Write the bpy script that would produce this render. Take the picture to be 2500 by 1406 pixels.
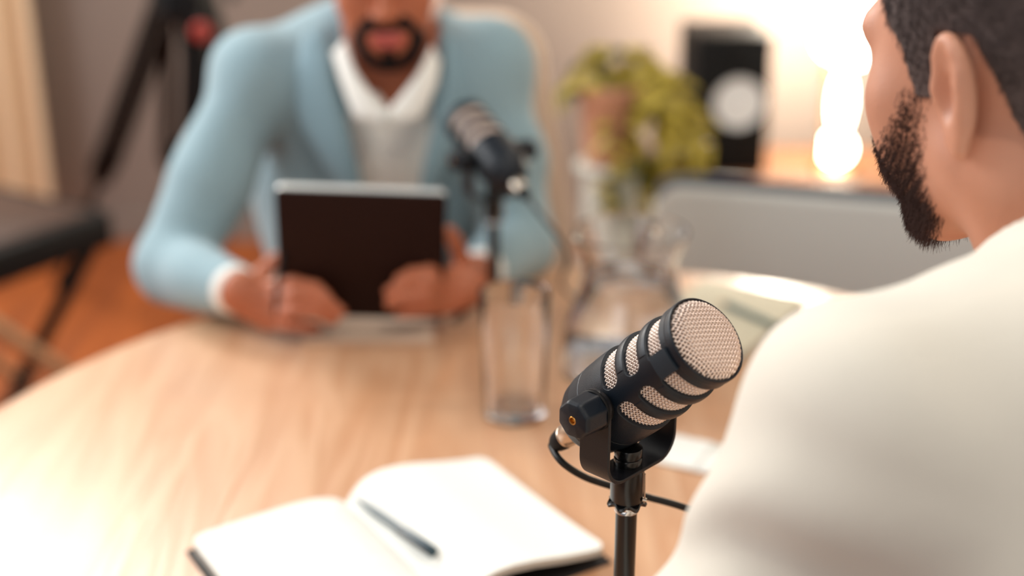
import bpy, math, random
import numpy as np
from mathutils import Vector, Matrix
random.seed(4); rng = np.random.default_rng(4)
SC = bpy.context.scene
COL = SC.collection
for o in list(bpy.data.objects): bpy.data.objects.remove(o)

# ------------------------------------------------------------------ camera, world, light, exposure
F_PX = 3400.0; PITCH = math.radians(21); TS, TC = math.sin(PITCH), math.cos(PITCH)
TABLE = 0.74; CAM_H = 0.72                     # camera height above the table top
cam_d = bpy.data.cameras.new('camera'); cam = bpy.data.objects.new('camera', cam_d); COL.objects.link(cam)
cam.location = (0, 0, TABLE + CAM_H); cam.rotation_euler = (math.radians(90) - PITCH, 0, 0)
cam_d.sensor_width = 36; cam_d.lens = F_PX / 2500 * 36; cam_d.clip_start = .05
cam_d.dof.use_dof = True; cam_d.dof.focus_distance = 0.955; cam_d.dof.aperture_fstop = 2.1
SC.camera = cam
SC.view_settings.view_transform = 'Standard'; SC.view_settings.look = 'None'
SC.view_settings.gamma = 1; SC.view_settings.use_curve_mapping = False
SC.view_settings.exposure = -0.06

w = bpy.data.worlds.new('world'); SC.world = w; w.use_nodes = True
w.node_tree.nodes['Background'].inputs[0].default_value = (.95, .96, 1.0, 1)
w.node_tree.nodes['Background'].inputs[1].default_value = 0.27

def area(name, loc, target, size, power, col, size_y=None):
    l = bpy.data.lights.new(name, 'AREA'); l.energy = power; l.color = col; l.size = size
    if size_y: l.shape = 'RECTANGLE'; l.size_y = size_y
    o = bpy.data.objects.new(name, l); COL.objects.link(o); o.location = loc
    o.rotation_euler = (Vector(target) - Vector(loc)).to_track_quat('-Z', 'Y').to_euler()
    return o
area('window_light', (-2.0, 3.9, 2.55), (-.1, 1.5, .8), 1.15, 98, (1.0, .965, .91))
area('side_fill_light', (-2.7, 2.0, 2.25), (-.1, 1.9, 1.0), 1.3, 62, (.93, .97, 1.0))  # added fill from the left, brightens the blue jacket; no window modelled there
area('overhead_fill_light', (.2, .9, 2.9), (0.1, 1.2, .8), 1.0, 12, (1.0, .95, .88))  # added soft fill from overhead, no lamp fitting behind it
area('rear_fill_light', (-1.4, -1.6, 2.2), (0.1, 1.4, 1.0), 1.6, 15, (1.0, .97, .94))  # added fill from behind the camera for the far man's front
for nm_, lc_ in (('glint_light', (-.9, 3.3, 2.6)), ('glint_light', (.9, 3.0, 2.6)), ('glint_light', (.3, .2, 2.6)), ('glint_light', (1.4, 1.6, 2.6))):  # unseen point sources added for glints on the jug, glass and tablet
    dl_ = bpy.data.lights.new(nm_, 'POINT'); dl_.energy = 24; dl_.color = (1, .88, .72); dl_.shadow_soft_size = .014
    do_ = bpy.data.objects.new(nm_, dl_); COL.objects.link(do_); do_.location = lc_

def W(px, py, z):
    tx = (px - 1250) / F_PX; ty = (py - 703) / F_PX
    return Vector((tx * z, z * (TC - ty * TS), TABLE + CAM_H - z * (TS + ty * TC)))
def G(px, py, h=0.0):
    ty = (py - 703) / F_PX
    return W(px, py, (CAM_H - h) / (TS + ty * TC))

# ------------------------------------------------------------------ materials
def srgb(r, g, b):
    f = lambda c: (c / 255 / 12.92) if c / 255 <= .04045 else ((c / 255 + .055) / 1.055) ** 2.4
    return (f(r), f(g), f(b), 1)
def mat(name, col, rough=.5, metal=0., noise=0., nscale=30., bump=0., bscale=200., sub=0., emit=0., trans=0., ior=1.45, sheen=0., coat=0., spec=.5, stretch=(1, 1, 1)):
    m = bpy.data.materials.new(name); m.use_nodes = True; nt = m.node_tree; p = nt.nodes['Principled BSDF']
    p.inputs['Base Color'].default_value = col; p.inputs['Roughness'].default_value = rough
    p.inputs['Metallic'].default_value = metal; p.inputs['IOR'].default_value = ior
    p.inputs['Specular IOR Level'].default_value = spec
    if trans: p.inputs['Transmission Weight'].default_value = trans
    if sheen: p.inputs['Sheen Weight'].default_value = sheen
    if coat: p.inputs['Coat Weight'].default_value = coat; p.inputs['Coat Roughness'].default_value = .15
    if sub:
        p.inputs['Subsurface Weight'].default_value = sub; p.inputs['Subsurface Radius'].default_value = (.012, .005, .003)
    if emit:
        p.inputs['Emission Color'].default_value = col; p.inputs['Emission Strength'].default_value = emit
    tc = nt.nodes.new('ShaderNodeTexCoord'); mp = nt.nodes.new('ShaderNodeMapping'); mp.inputs['Scale'].default_value = stretch
    nt.links.new(tc.outputs['Object'], mp.inputs['Vector'])
    if noise:
        n = nt.nodes.new('ShaderNodeTexNoise'); n.inputs['Scale'].default_value = nscale; n.inputs['Detail'].default_value = 5
        nt.links.new(mp.outputs['Vector'], n.inputs['Vector'])
        mx = nt.nodes.new('ShaderNodeMixRGB'); mx.blend_type = 'MIX'
        mx.inputs[1].default_value = (col[0] * (1 - noise), col[1] * (1 - noise), col[2] * (1 - noise), 1)
        mx.inputs[2].default_value = (min(1, col[0] * (1 + noise)), min(1, col[1] * (1 + noise)), min(1, col[2] * (1 + noise)), 1)
        nt.links.new(n.outputs['Fac'], mx.inputs[0]); nt.links.new(mx.outputs[0], p.inputs['Base Color'])
    if bump:
        n = nt.nodes.new('ShaderNodeTexNoise'); n.inputs['Scale'].default_value = bscale; n.inputs['Detail'].default_value = 4
        nt.links.new(mp.outputs['Vector'], n.inputs['Vector'])
        b = nt.nodes.new('ShaderNodeBump'); b.inputs['Strength'].default_value = bump; b.inputs['Distance'].default_value = .002
        nt.links.new(n.outputs['Fac'], b.inputs['Height']); nt.links.new(b.outputs[0], p.inputs['Normal'])
    return m

def wood(name, dark, light, rough, plank=.11, scale=1.0, axis='Y', bump=.25, coat=0.):
    """planks and grain that run along one axis of the object's own space"""
    m = bpy.data.materials.new(name); m.use_nodes = True; nt = m.node_tree; L = nt.links
    p = nt.nodes['Principled BSDF']; p.inputs['Roughness'].default_value = rough
    if coat: p.inputs['Coat Weight'].default_value = coat; p.inputs['Coat Roughness'].default_value = .28
    tc = nt.nodes.new('ShaderNodeTexCoord'); sp = nt.nodes.new('ShaderNodeSeparateXYZ'); L.new(tc.outputs['Object'], sp.inputs[0])
    ax, cr = ('Y', 'X') if axis == 'Y' else ('X', 'Y')
    def math_(op, a, b=None):
        n = nt.nodes.new('ShaderNodeMath'); n.operation = op
        for i, v in enumerate((a, b)):
            if v is None: continue
            if isinstance(v, (int, float)): n.inputs[i].default_value = v
            else: L.new(v, n.inputs[i])
        return n.outputs[0]
    idx = math_('FLOOR', math_('DIVIDE', sp.outputs[cr], plank))
    wn = nt.nodes.new('ShaderNodeTexWhiteNoise'); wn.noise_dimensions = '1D'; L.new(idx, wn.inputs['W'])
    off = math_('MULTIPLY', wn.outputs['Value'], 7.3)
    cx = nt.nodes.new('ShaderNodeCombineXYZ')
    L.new(math_('MULTIPLY', math_('ADD', sp.outputs[cr], off), 11 * scale), cx.inputs[0]); L.new(math_('MULTIPLY', sp.outputs[ax], 1.1 * scale), cx.inputs[1]); L.new(off, cx.inputs[2])
    n1 = nt.nodes.new('ShaderNodeTexNoise'); n1.inputs['Scale'].default_value = 1.3; n1.inputs['Detail'].default_value = 3; n1.inputs['Distortion'].default_value = .6; L.new(cx.outputs[0], n1.inputs['Vector'])
    rings = math_('PINGPONG', math_('MULTIPLY', n1.outputs['Fac'], 9.0), 1.0)
    c2 = nt.nodes.new('ShaderNodeCombineXYZ')
    L.new(math_('MULTIPLY', sp.outputs[cr], 420 * scale), c2.inputs[0]); L.new(math_('MULTIPLY', sp.outputs[ax], 9 * scale), c2.inputs[1])
    n2 = nt.nodes.new('ShaderNodeTexNoise'); n2.inputs['Scale'].default_value = 1; n2.inputs['Detail'].default_value = 3; L.new(c2.outputs[0], n2.inputs['Vector'])
    f = math_('ADD', math_('MULTIPLY', rings, .45), math_('ADD', math_('MULTIPLY', n2.outputs['Fac'], .35), math_('MULTIPLY', wn.outputs['Value'], .25)))
    mx = nt.nodes.new('ShaderNodeMixRGB'); mx.inputs[1].default_value = dark; mx.inputs[2].default_value = light
    L.new(f, mx.inputs[0]); L.new(mx.outputs[0], p.inputs['Base Color'])
    if bump:
        b = nt.nodes.new('ShaderNodeBump'); b.inputs['Strength'].default_value = bump; b.inputs['Distance'].default_value = .0015
        L.new(math_('ADD', rings, math_('MULTIPLY', n2.outputs['Fac'], .6)), b.inputs['Height']); L.new(b.outputs[0], p.inputs['Normal'])
    return m

M = {}
M['oak'] = wood('light oak table top', srgb(194, 138, 98), srgb(224, 182, 146), .38, plank=.095, coat=.35, bump=.55)
M['floor'] = wood('warm brown floorboards', srgb(104, 46, 14), srgb(172, 88, 30), .5, plank=.14, scale=.5, bump=.2)
M['cabinet'] = wood('brown wood', srgb(82, 50, 30), srgb(128, 84, 52), .5, plank=.4, axis='X')
M['wall'] = mat('taupe wall paint', srgb(138, 124, 116), .85, noise=.03, nscale=3, bump=.1, bscale=80)
M['side_wall'] = mat('cream wall paint', srgb(215, 205, 190), .85, noise=.03, nscale=3)
M['curtain'] = mat('cream cloth', srgb(226, 200, 168), .9, noise=.05, nscale=60, bump=.2)
M['mic'] = mat('dark navy powder coat', srgb(10, 20, 31), .42, noise=.05, nscale=400, bump=.12, bscale=1500, spec=.45)
M['plate'] = mat('slate navy plate', srgb(30, 40, 50), .6, noise=.12, nscale=900, bump=.3, bscale=2500, spec=.4)
M['mic_in'] = mat('black recess', srgb(14, 14, 16), .7)
M['yoke'] = mat('satin black steel', srgb(18, 18, 23), .38, bump=.05, bscale=900, spec=.45)
M['black_gloss'] = mat('glossy black metal', srgb(11, 12, 14), .22, spec=.6, noise=.05)
M['black'] = mat('matt black plastic', srgb(11, 11, 13), .6, noise=.06, spec=.25)
M['wire'] = mat('champagne steel wire', srgb(236, 218, 206), .34, metal=.7, noise=.03)
M['foam'] = mat('grey brown foam', srgb(136, 106, 100), .95, noise=.2, nscale=600)
M['brass'] = mat('brass', srgb(200, 150, 80), .3, metal=1, noise=.05)
M['chrome'] = mat('chrome', srgb(215, 215, 215), .15, metal=1, noise=.02)
M['nickel'] = mat('satin nickel', srgb(214, 200, 184), .32, metal=1, noise=.04)
M['cable'] = mat('black rubber', srgb(14, 14, 15), .5, noise=.05)
M['paper'] = mat('white paper', srgb(244, 244, 238), .8, noise=.01, nscale=40)
M['page_edge'] = mat('page edges', srgb(205, 206, 200), .85, noise=.12, nscale=900, stretch=(.02, .02, 1))
M['ink'] = mat('pale blue ink', srgb(186, 204, 214), .8, noise=.05)
M['cover'] = mat('black leatherette', srgb(22, 20, 22), .55, bump=.2, noise=.05)
M['pen'] = mat('dark teal plastic', srgb(33, 62, 74), .3, noise=.04, coat=.3)
M['pen_grip'] = mat('black pen plastic', srgb(20, 28, 34), .35, noise=.04)
M['kraft'] = mat('greenish beige cover', srgb(214, 206, 182), .75, noise=.05)
M['skin_far'] = mat('brown skin', srgb(186, 110, 78), .48, noise=.06, nscale=40, bump=.12, bscale=300, sub=.12)
M['skin_near'] = mat('tan skin', srgb(204, 146, 120), .48, noise=.06, nscale=40, bump=.12, bscale=400, sub=.15)
M['lips'] = mat('lips', srgb(200, 96, 88), .4, noise=.05, sub=.1)
M['hair'] = mat('dark hair', srgb(40, 32, 32), .6, noise=.35, nscale=500, bump=.9, bscale=900, stretch=(1, 1, .25), spec=.3)
M['hair_near'] = mat('short brown black hair', srgb(112, 98, 96), .65, noise=.45, nscale=420, bump=1., bscale=1100, spec=.25)
M['beard'] = mat('dark beard', srgb(94, 72, 68), .7, noise=.45, nscale=420, bump=1., bscale=1200, spec=.2)
M['beard_far'] = mat('black beard', srgb(26, 19, 20), .65, noise=.3, nscale=500, bump=.8, bscale=900, spec=.2)
M['jacket'] = mat('light blue wool', srgb(146, 174, 184), .85, noise=.08, nscale=300, bump=.25, bscale=700, sheen=.25)
M['jacket_dark'] = mat('blue lapel wool', srgb(134, 163, 175), .85, noise=.08, nscale=300, bump=.25, bscale=700, sheen=.25)
M['shirt'] = mat('white cotton', srgb(250, 249, 243), .8, noise=.02, bump=.15, bscale=400)
M['knit'] = mat('cream cotton', srgb(232, 226, 213), .9, noise=.03, nscale=500, bump=.3, bscale=1400, sheen=.2)
M['trousers'] = mat('navy cloth', srgb(28, 34, 50), .9, noise=.08, bump=.2)
M['eye'] = mat('eye white', srgb(235, 230, 222), .2, noise=.01)
M['iris'] = mat('brown iris', srgb(50, 28, 18), .15, noise=.05)
M['boucle'] = mat('beige boucle', srgb(222, 192, 165), .95, noise=.12, nscale=220, bump=.6, bscale=260, sheen=.3)
M['sofa'] = mat('pale grey cloth', srgb(228, 230, 224), .92, noise=.04, nscale=250, bump=.3, bscale=500)
M['piping'] = mat('slate piping', srgb(70, 76, 88), .8, noise=.06)
M['tablet_cover'] = mat('dark brown leather case', srgb(36, 14, 9), .6, spec=.2, noise=.08, nscale=60, bump=.15)
M['aluminium'] = mat('silver aluminium', srgb(228, 232, 230), .3, metal=.3, noise=.02)
M['screen'] = mat('tablet screen', srgb(30, 34, 40), .08, noise=.02)
M['glass'] = mat('clear glass', (1, 1, 1, 1), 0.04, trans=1, ior=1.52)
M['water'] = mat('water', (.985, 1, 1, 1), 0.03, trans=1, ior=1.33)
M['terracotta'] = mat('terracotta', srgb(188, 136, 108), .85, noise=.1, nscale=30, bump=.2)
M['soil'] = mat('soil', srgb(50, 36, 26), .95, noise=.3, nscale=120)
M['leaf'] = mat('yellow green leaf', srgb(166, 146, 52), .5, noise=.3, nscale=14, sub=.05)
M['leaf_dark'] = mat('dark green leaf', srgb(84, 82, 34), .5, noise=.3, nscale=14)
M['pot_grey'] = mat('pale grey glaze', srgb(196, 200, 192), .5, noise=.05)
M['cone'] = mat('white speaker cone', srgb(226, 230, 232), .5, noise=.04)
M['bulb'] = mat('glowing warm bulb', (1, .91, .74, 1), .4, emit=26, noise=0)
M['red'] = mat('red plastic', srgb(160, 46, 36), .45, noise=.05)
M['lightwood'] = mat('beige wood', srgb(196, 160, 124), .5, noise=.1, nscale=20, stretch=(1, 1, .1))
M['brown_leather'] = mat('brown leather', srgb(66, 42, 30), .6, noise=.1, bump=.2)

# ------------------------------------------------------------------ object helpers
def tag(o, label=None, cat=None, group=None, kind=None):
    if label: o['label'] = label
    if cat: o['category'] = cat
    if group: o['group'] = group
    if kind: o['kind'] = kind
    return o
def thing(name, label, cat, loc=(0, 0, 0), rz=0., group=None):
    o = bpy.data.objects.new(name, None); COL.objects.link(o); o.location = loc; o.rotation_euler = (0, 0, rz)
    o.empty_display_size = .05
    return tag(o, label, cat, group)
def mesh(name, V, Fc, m, parent=None, smooth=True, mats=None, fmat=None, loc=None, world=False):
    """one mesh object; with world=True the vertices are world points and the object keeps its parent's frame"""
    me = bpy.data.meshes.new(name)
    V = np.asarray(V, dtype=float).reshape(-1, 3)
    if world and parent is not None:
        bpy.context.view_layer.update()
        Mi = np.array(parent.matrix_world.inverted()); V = V @ Mi[:3, :3].T + Mi[:3, 3]
    me.from_pydata(V.tolist(), [], [list(map(int, f)) for f in Fc])
    if smooth: me.polygons.foreach_set('use_smooth', [True] * len(me.polygons))
    for mm in (mats or [m]): me.materials.append(mm)
    if fmat is not None: me.polygons.foreach_set('material_index', [int(i) for i in fmat])
    me.update(); me.validate()
    o = bpy.data.objects.new(name, me); COL.objects.link(o); o.parent = parent
    if loc is not None: o.location = loc
    return o
class MB:
    def __init__(s): s.V = []; s.F = []
    def add(s, V, Fc, T=None):
        n = len(s.V)
        V = [Vector(v) for v in V]
        if T is not None: V = [T @ v for v in V]
        s.V += V; s.F += [tuple(i + n for i in f) for f in Fc]; return s
    def box(s, c, d, T=None, bev=0.):
        x, y, z = d[0] / 2, d[1] / 2, d[2] / 2; c = Vector(c)
        if bev <= 0:
            V = [c + Vector((a * x, b * y, e * z)) for a in (-1, 1) for b in (-1, 1) for e in (-1, 1)]
            return s.add(V, [(0, 1, 3, 2), (4, 6, 7, 5), (0, 4, 5, 1), (2, 3, 7, 6), (0, 2, 6, 4), (1, 5, 7, 3)], T)
        # rounded-rect slab: rounded in xy with bevelled top and bottom rims
        pts = []
        b = min(bev, x * .99, y * .99)
        for (cx, cy, a0) in ((x - b, y - b, 0), (-x + b, y - b, 90), (-x + b, -y + b, 180), (x - b, -y + b, 270)):
            for k in range(7):
                a = math.radians(a0 + k * 15); pts.append((cx, cy, math.cos(a), math.sin(a)))
        e = min(b, z) * .35 if z < b else b * .5
        rows = [(-z, b - e), (-z + e * .3, b - e * .3), (-z + e, b), (z - e, b), (z - e * .3, b - e * .3), (z, b - e)]
        V = []; Fc = []; n = len(pts)
        for (zz, r) in rows:
            for (cx, cy, ca, sa) in pts: V.append(c + Vector((cx + ca * r, cy + sa * r, zz)))
        for i in range(len(rows) - 1):
            for j in range(n): Fc.append((i * n + j, i * n + (j + 1) % n, (i + 1) * n + (j + 1) % n, (i + 1) * n + j))
        Fc.append(tuple(range(n - 1, -1, -1))); Fc.append(tuple((len(rows) - 1) * n + j for j in range(n)))
        return s.add(V, Fc, T)
    def lathe(s, prof, n=48, T=None, closed=False):
        V = []; Fc = []; idx = []
        for (r, z) in prof:
            if r < 1e-6: idx.append([len(V)] * n); V.append((0, 0, z))
            else:
                b = len(V); idx.append(list(range(b, b + n)))
                V += [(r * math.cos(2 * math.pi * k / n), r * math.sin(2 * math.pi * k / n), z) for k in range(n)]
        m = len(prof)
        for i in range(m if closed else m - 1):
            A, B = idx[i], idx[(i + 1) % m]
            for k in range(n):
                q = (A[k], A[(k + 1) % n], B[(k + 1) % n], B[k]); u = []
                for t in q:
                    if t not in u: u.append(t)
                if len(u) > 2: Fc.append(tuple(u))
        return s.add(V, Fc, T)
    def tube(s, pts, r, n=10, caps=True):
        pts = [Vector(p) for p in pts]; rr = r if isinstance(r, (list, tuple)) else [r] * len(pts)
        t0 = (pts[1] - pts[0]).normalized(); up = Vector((0, 0, 1)) if abs(t0.z) < .9 else Vector((1, 0, 0))
        nrm = t0.cross(up).normalized(); V = []; Fc = []
        for i, p in enumerate(pts):
            t = (pts[min(i + 1, len(pts) - 1)] - pts[max(i - 1, 0)]).normalized()
            nrm = (nrm - t * nrm.dot(t)).normalized(); bn = t.cross(nrm)
            for k in range(n):
                a = 2 * math.pi * k / n; V.append(p + (nrm * math.cos(a) + bn * math.sin(a)) * rr[i])
        for i in range(len(pts) - 1):
            for k in range(n): Fc.append((i * n + k, i * n + (k + 1) % n, (i + 1) * n + (k + 1) % n, (i + 1) * n + k))
        if caps: Fc.append(tuple(range(n - 1, -1, -1))); Fc.append(tuple((len(pts) - 1) * n + k for k in range(n)))
        return s.add(V, Fc)
    def obj(s, name, m, parent=None, smooth=True, sharp=True, **k):
        o = mesh(name, [tuple(v) for v in s.V], s.F, m, parent, smooth, **k)
        if smooth and sharp: o.data.set_sharp_from_angle(angle=math.radians(38))
        return o
def spline(P, n=12):
    P = [Vector(p) for p in P]; out = []
    Q = [P[0] * 2 - P[1]] + P + [P[-1] * 2 - P[-2]]
    for i in range(1, len(Q) - 2):
        for k in range(n):
            t = k / n; a, b, c, d = Q[i - 1:i + 3]
            out.append(.5 * ((2 * b) + (c - a) * t + (2 * a - 5 * b + 4 * c - d) * t * t + (3 * b - a - 3 * c + d) * t ** 3))
    out.append(P[-1]); return out
def copy_tree(o, parent=None, **kw):
    kids = list(o.children); c = o.copy(); COL.objects.link(c)
    if parent is not None:
        c.parent = parent; c.matrix_parent_inverse = o.matrix_parent_inverse.copy()
    for ch in kids: copy_tree(ch, c)
    return c

# ------------------------------------------------------------------ solid modelling on a grid (smooth unions, then surface nets)
class Field:
    def __init__(s, lo, hi, vox):
        s.lo = np.array(lo, float); s.v = vox; s.n = np.ceil((np.array(hi) - s.lo) / vox).astype(int) + 1
        s.a = np.full(s.n, 1.0, dtype=np.float32)
    def _sl(s, lo, hi):
        i0 = np.maximum(0, np.floor((np.array(lo) - s.lo) / s.v).astype(int)); i1 = np.minimum(s.n, np.ceil((np.array(hi) - s.lo) / s.v).astype(int) + 1)
        if (i1 <= i0).any(): return None, None
        g = np.meshgrid(*[s.lo[k] + s.v * np.arange(i0[k], i1[k]) for k in range(3)], indexing='ij')
        return tuple(slice(i0[k], i1[k]) for k in range(3)), np.stack(g, -1).astype(np.float32)
    def put(s, fn, lo, hi, k=.01, op='u'):
        m = k + 4 * s.v; sl, P = s._sl(np.array(lo) - m, np.array(hi) + m)
        if sl is None: return s
        b = fn(P).astype(np.float32); a = s.a[sl]
        if op == 'u': h = np.maximum(k - np.abs(a - b), 0) / k; s.a[sl] = np.minimum(a, b) - h * h * k / 4
        elif op == 's': b = -b; h = np.maximum(k - np.abs(a - b), 0) / k; s.a[sl] = np.maximum(a, b) + h * h * k / 4
        elif op == 'i': s.a[sl] = np.maximum(a, b)
        return s
    def cap(s, p0, r0, p1, r1, k=.01, op='u', flat=None):
        p0 = np.array(p0, float); p1 = np.array(p1, float); ab = p1 - p0; L = max(float(ab @ ab), 1e-9); R = max(r0, r1)
        def fn(P):
            q = P - p0; t = np.clip(q @ ab / L, 0, 1); d = q - t[..., None] * ab
            if flat is not None:
                n = np.array(flat[0], float); n /= np.linalg.norm(n); c = d @ n; d = d + (c * (flat[1] - 1))[..., None] * n
            return np.sqrt((d * d).sum(-1)) - (r0 + t * (r1 - r0))
        E_ = R * (1.0 if flat is None or flat[1] >= 1 else 1 / flat[1])
        return s.put(fn, np.minimum(p0, p1) - E_, np.maximum(p0, p1) + E_, k, op)
    def ell(s, c, r, k=.01, op='u', R=None):
        c = np.array(c, float); r = np.array(r, float); R = np.eye(3) if R is None else np.array(R)
        def fn(P):
            q = (P - c) @ R; k0 = np.sqrt(((q / r) ** 2).sum(-1)); k1 = np.sqrt(((q / r ** 2) ** 2).sum(-1)) + 1e-9
            return k0 * (k0 - 1) / k1
        e = np.abs(R) @ r
        return s.put(fn, c - e, c + e, k, op)
    def chain(s, pts, rs, k=.01, **kw):
        for i in range(len(pts) - 1): s.cap(pts[i], rs[i], pts[i + 1], rs[i + 1], k, **kw)
        return s
    def apply(s, fn, lo=None, hi=None, mode='add'):
        lo = s.lo if lo is None else lo; hi = s.lo + s.v * s.n if hi is None else hi
        sl, P = s._sl(lo, hi); b = fn(P).astype(np.float32)
        if mode == 'add': s.a[sl] += b
        elif mode == 'max': s.a[sl] = np.maximum(s.a[sl], b)
        return s
    def mesh(s):
        a = s.a; n = a.shape; neg = a < 0
        N = [x - 1 for x in n]
        cnt = np.zeros(N, np.uint8)
        for dx in (0, 1):
            for dy in (0, 1):
                for dz in (0, 1): cnt += neg[dx:dx + N[0], dy:dy + N[1], dz:dz + N[2]]
        act = (cnt > 0) & (cnt < 8); I = np.argwhere(act); ids = np.full(N, -1, np.int32); ids[act] = np.arange(len(I))
        c = {}
        for dx in (0, 1):
            for dy in (0, 1):
                for dz in (0, 1): c[(dx, dy, dz)] = a[I[:, 0] + dx, I[:, 1] + dy, I[:, 2] + dz]
        acc = np.zeros((len(I), 3)); num = np.zeros(len(I))
        cs = list(c)
        for i in range(8):
            for j in range(i + 1, 8):
                A, B = cs[i], cs[j]
                if sum(abs(A[k] - B[k]) for k in range(3)) != 1: continue
                va, vb = c[A], c[B]; m = (va < 0) != (vb < 0); t = np.where(m, va / np.where(m, va - vb, 1), 0)
                for k in range(3): acc[:, k] += np.where(m, A[k] + t * (B[k] - A[k]), 0)
                num += m
        V = (I + acc / num[:, None]) * s.v + s.lo
        Q = []
        for ax in range(3):
            sl0 = [slice(None)] * 3; sl1 = [slice(None)] * 3; sl0[ax] = slice(0, -1); sl1[ax] = slice(1, None)
            A = neg[tuple(sl0)]; B = neg[tuple(sl1)]; E_ = np.argwhere(A != B)
            u, v = (ax + 1) % 3, (ax + 2) % 3
            E_ = E_[(E_[:, u] > 0) & (E_[:, v] > 0) & (E_[:, u] < n[u] - 1) & (E_[:, v] < n[v] - 1)]
            ins = A[tuple(E_.T)]
            def cid(du, dv):
                X = E_.copy(); X[:, u] -= du; X[:, v] -= dv; return ids[tuple(X.T)]
            q = np.stack([cid(1, 1), cid(0, 1), cid(0, 0), cid(1, 0)], 1)
            q[~ins] = q[~ins][:, ::-1]; Q.append(q)
        Q = np.concatenate(Q); Q = Q[(Q >= 0).all(1)]
        return V, Q
    def obj(s, name, m, parent=None, mats=None, fm=None, relax=2):
        V, Q = s.mesh()
        for _ in range(relax):                                   # light umbrella smoothing
            acc = np.zeros_like(V); num = np.zeros(len(V))
            for i in range(4):
                for j in (1, 3):
                    np.add.at(acc, Q[:, i], V[Q[:, (i + j) % 4]]); np.add.at(num, Q[:, i], 1)
            V = V * .5 + .5 * acc / np.maximum(num, 1)[:, None]
        fmat = None
        if fm is not None: fmat = fm(V[Q].mean(1))
        return mesh(name, V, Q, m, parent, True, mats, fmat, world=True)

# ------------------------------------------------------------------ the room
def struct(name, mb, m, smooth=False): return tag(mb.obj(name, m, None, smooth), kind='structure')
struct('floor', MB().box((0, 1.6, -.03), (6.2, 6.0, .06)), M['floor'])
struct('wall_back', MB().box((0, 4.31, 1.35), (6.2, .12, 2.7)), M['wall'])
struct('wall_left', MB().box((-3.06, 1.6, 1.35), (.12, 5.42, 2.7)), M['side_wall'])
struct('wall_right', MB().box((3.06, 1.6, 1.35), (.12, 5.42, 2.7)), M['side_wall'])
struct('baseboard_back', MB().box((.6, 4.24, .04), (4.7, .02, .08)), M['wall'])
# cream curtain hanging at the left of the back wall
mb = MB(); n = 120; V = []; Fc = []
for i in range(n + 1):
    x = -2.5 + 1.08 * i / n; y = 4.14 + .028 * math.sin(i * .62)
    for z in (.17, 2.6): V.append((x, y, z))
for i in range(n + 1):
    x, y = V[2 * i][0], V[2 * i][1]
    for z in (.17, 2.6): V.append((x, y + .006, z))
o2 = 2 * (n + 1)
for i in range(n):
    a = 2 * i; Fc += [(a, a + 2, a + 3, a + 1), (o2 + a, o2 + a + 1, o2 + a + 3, o2 + a + 2), (a, o2 + a, o2 + a + 2, a + 2), (a + 1, a + 3, o2 + a + 3, o2 + a + 1)]
Fc += [(0, 1, o2 + 1, o2), (2 * n, o2 + 2 * n, o2 + 2 * n + 1, 2 * n + 1)]
tag(mb.add(V, Fc).obj('curtain', M['curtain']), 'cream curtain hanging at the left end of the taupe wall', 'curtain')

# ------------------------------------------------------------------ the round table
TCX, TCY, TR = .081, 1.236, .735
t = thing('round_table', 'large round light oak table that everything in the foreground stands on', 'table', (TCX, TCY, 0))
prof = [(0, TABLE), (TR - .012, TABLE), (TR - .005, TABLE - .002), (TR - .001, TABLE - .006), (TR, TABLE - .012), (TR - .002, TABLE - .02), (TR - .03, TABLE - .032), (TR - .08, TABLE - .034), (0, TABLE - .034)]
MB().lathe(prof, 192).obj('tabletop', M['oak'], t)
MB().lathe([(0, TABLE - .0345), (.19, TABLE - .0345), (.19, TABLE - .045), (.06, TABLE - .06), (.045, .4), (.06, .07), (0, .07)], 64).obj('pedestal', M['black'], t)
MB().lathe([(0, .07), (.1, .068), (.3, .022), (.33, .012), (.33, 0), (0, 0)], 96).obj('base', M['black'], t)

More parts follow.
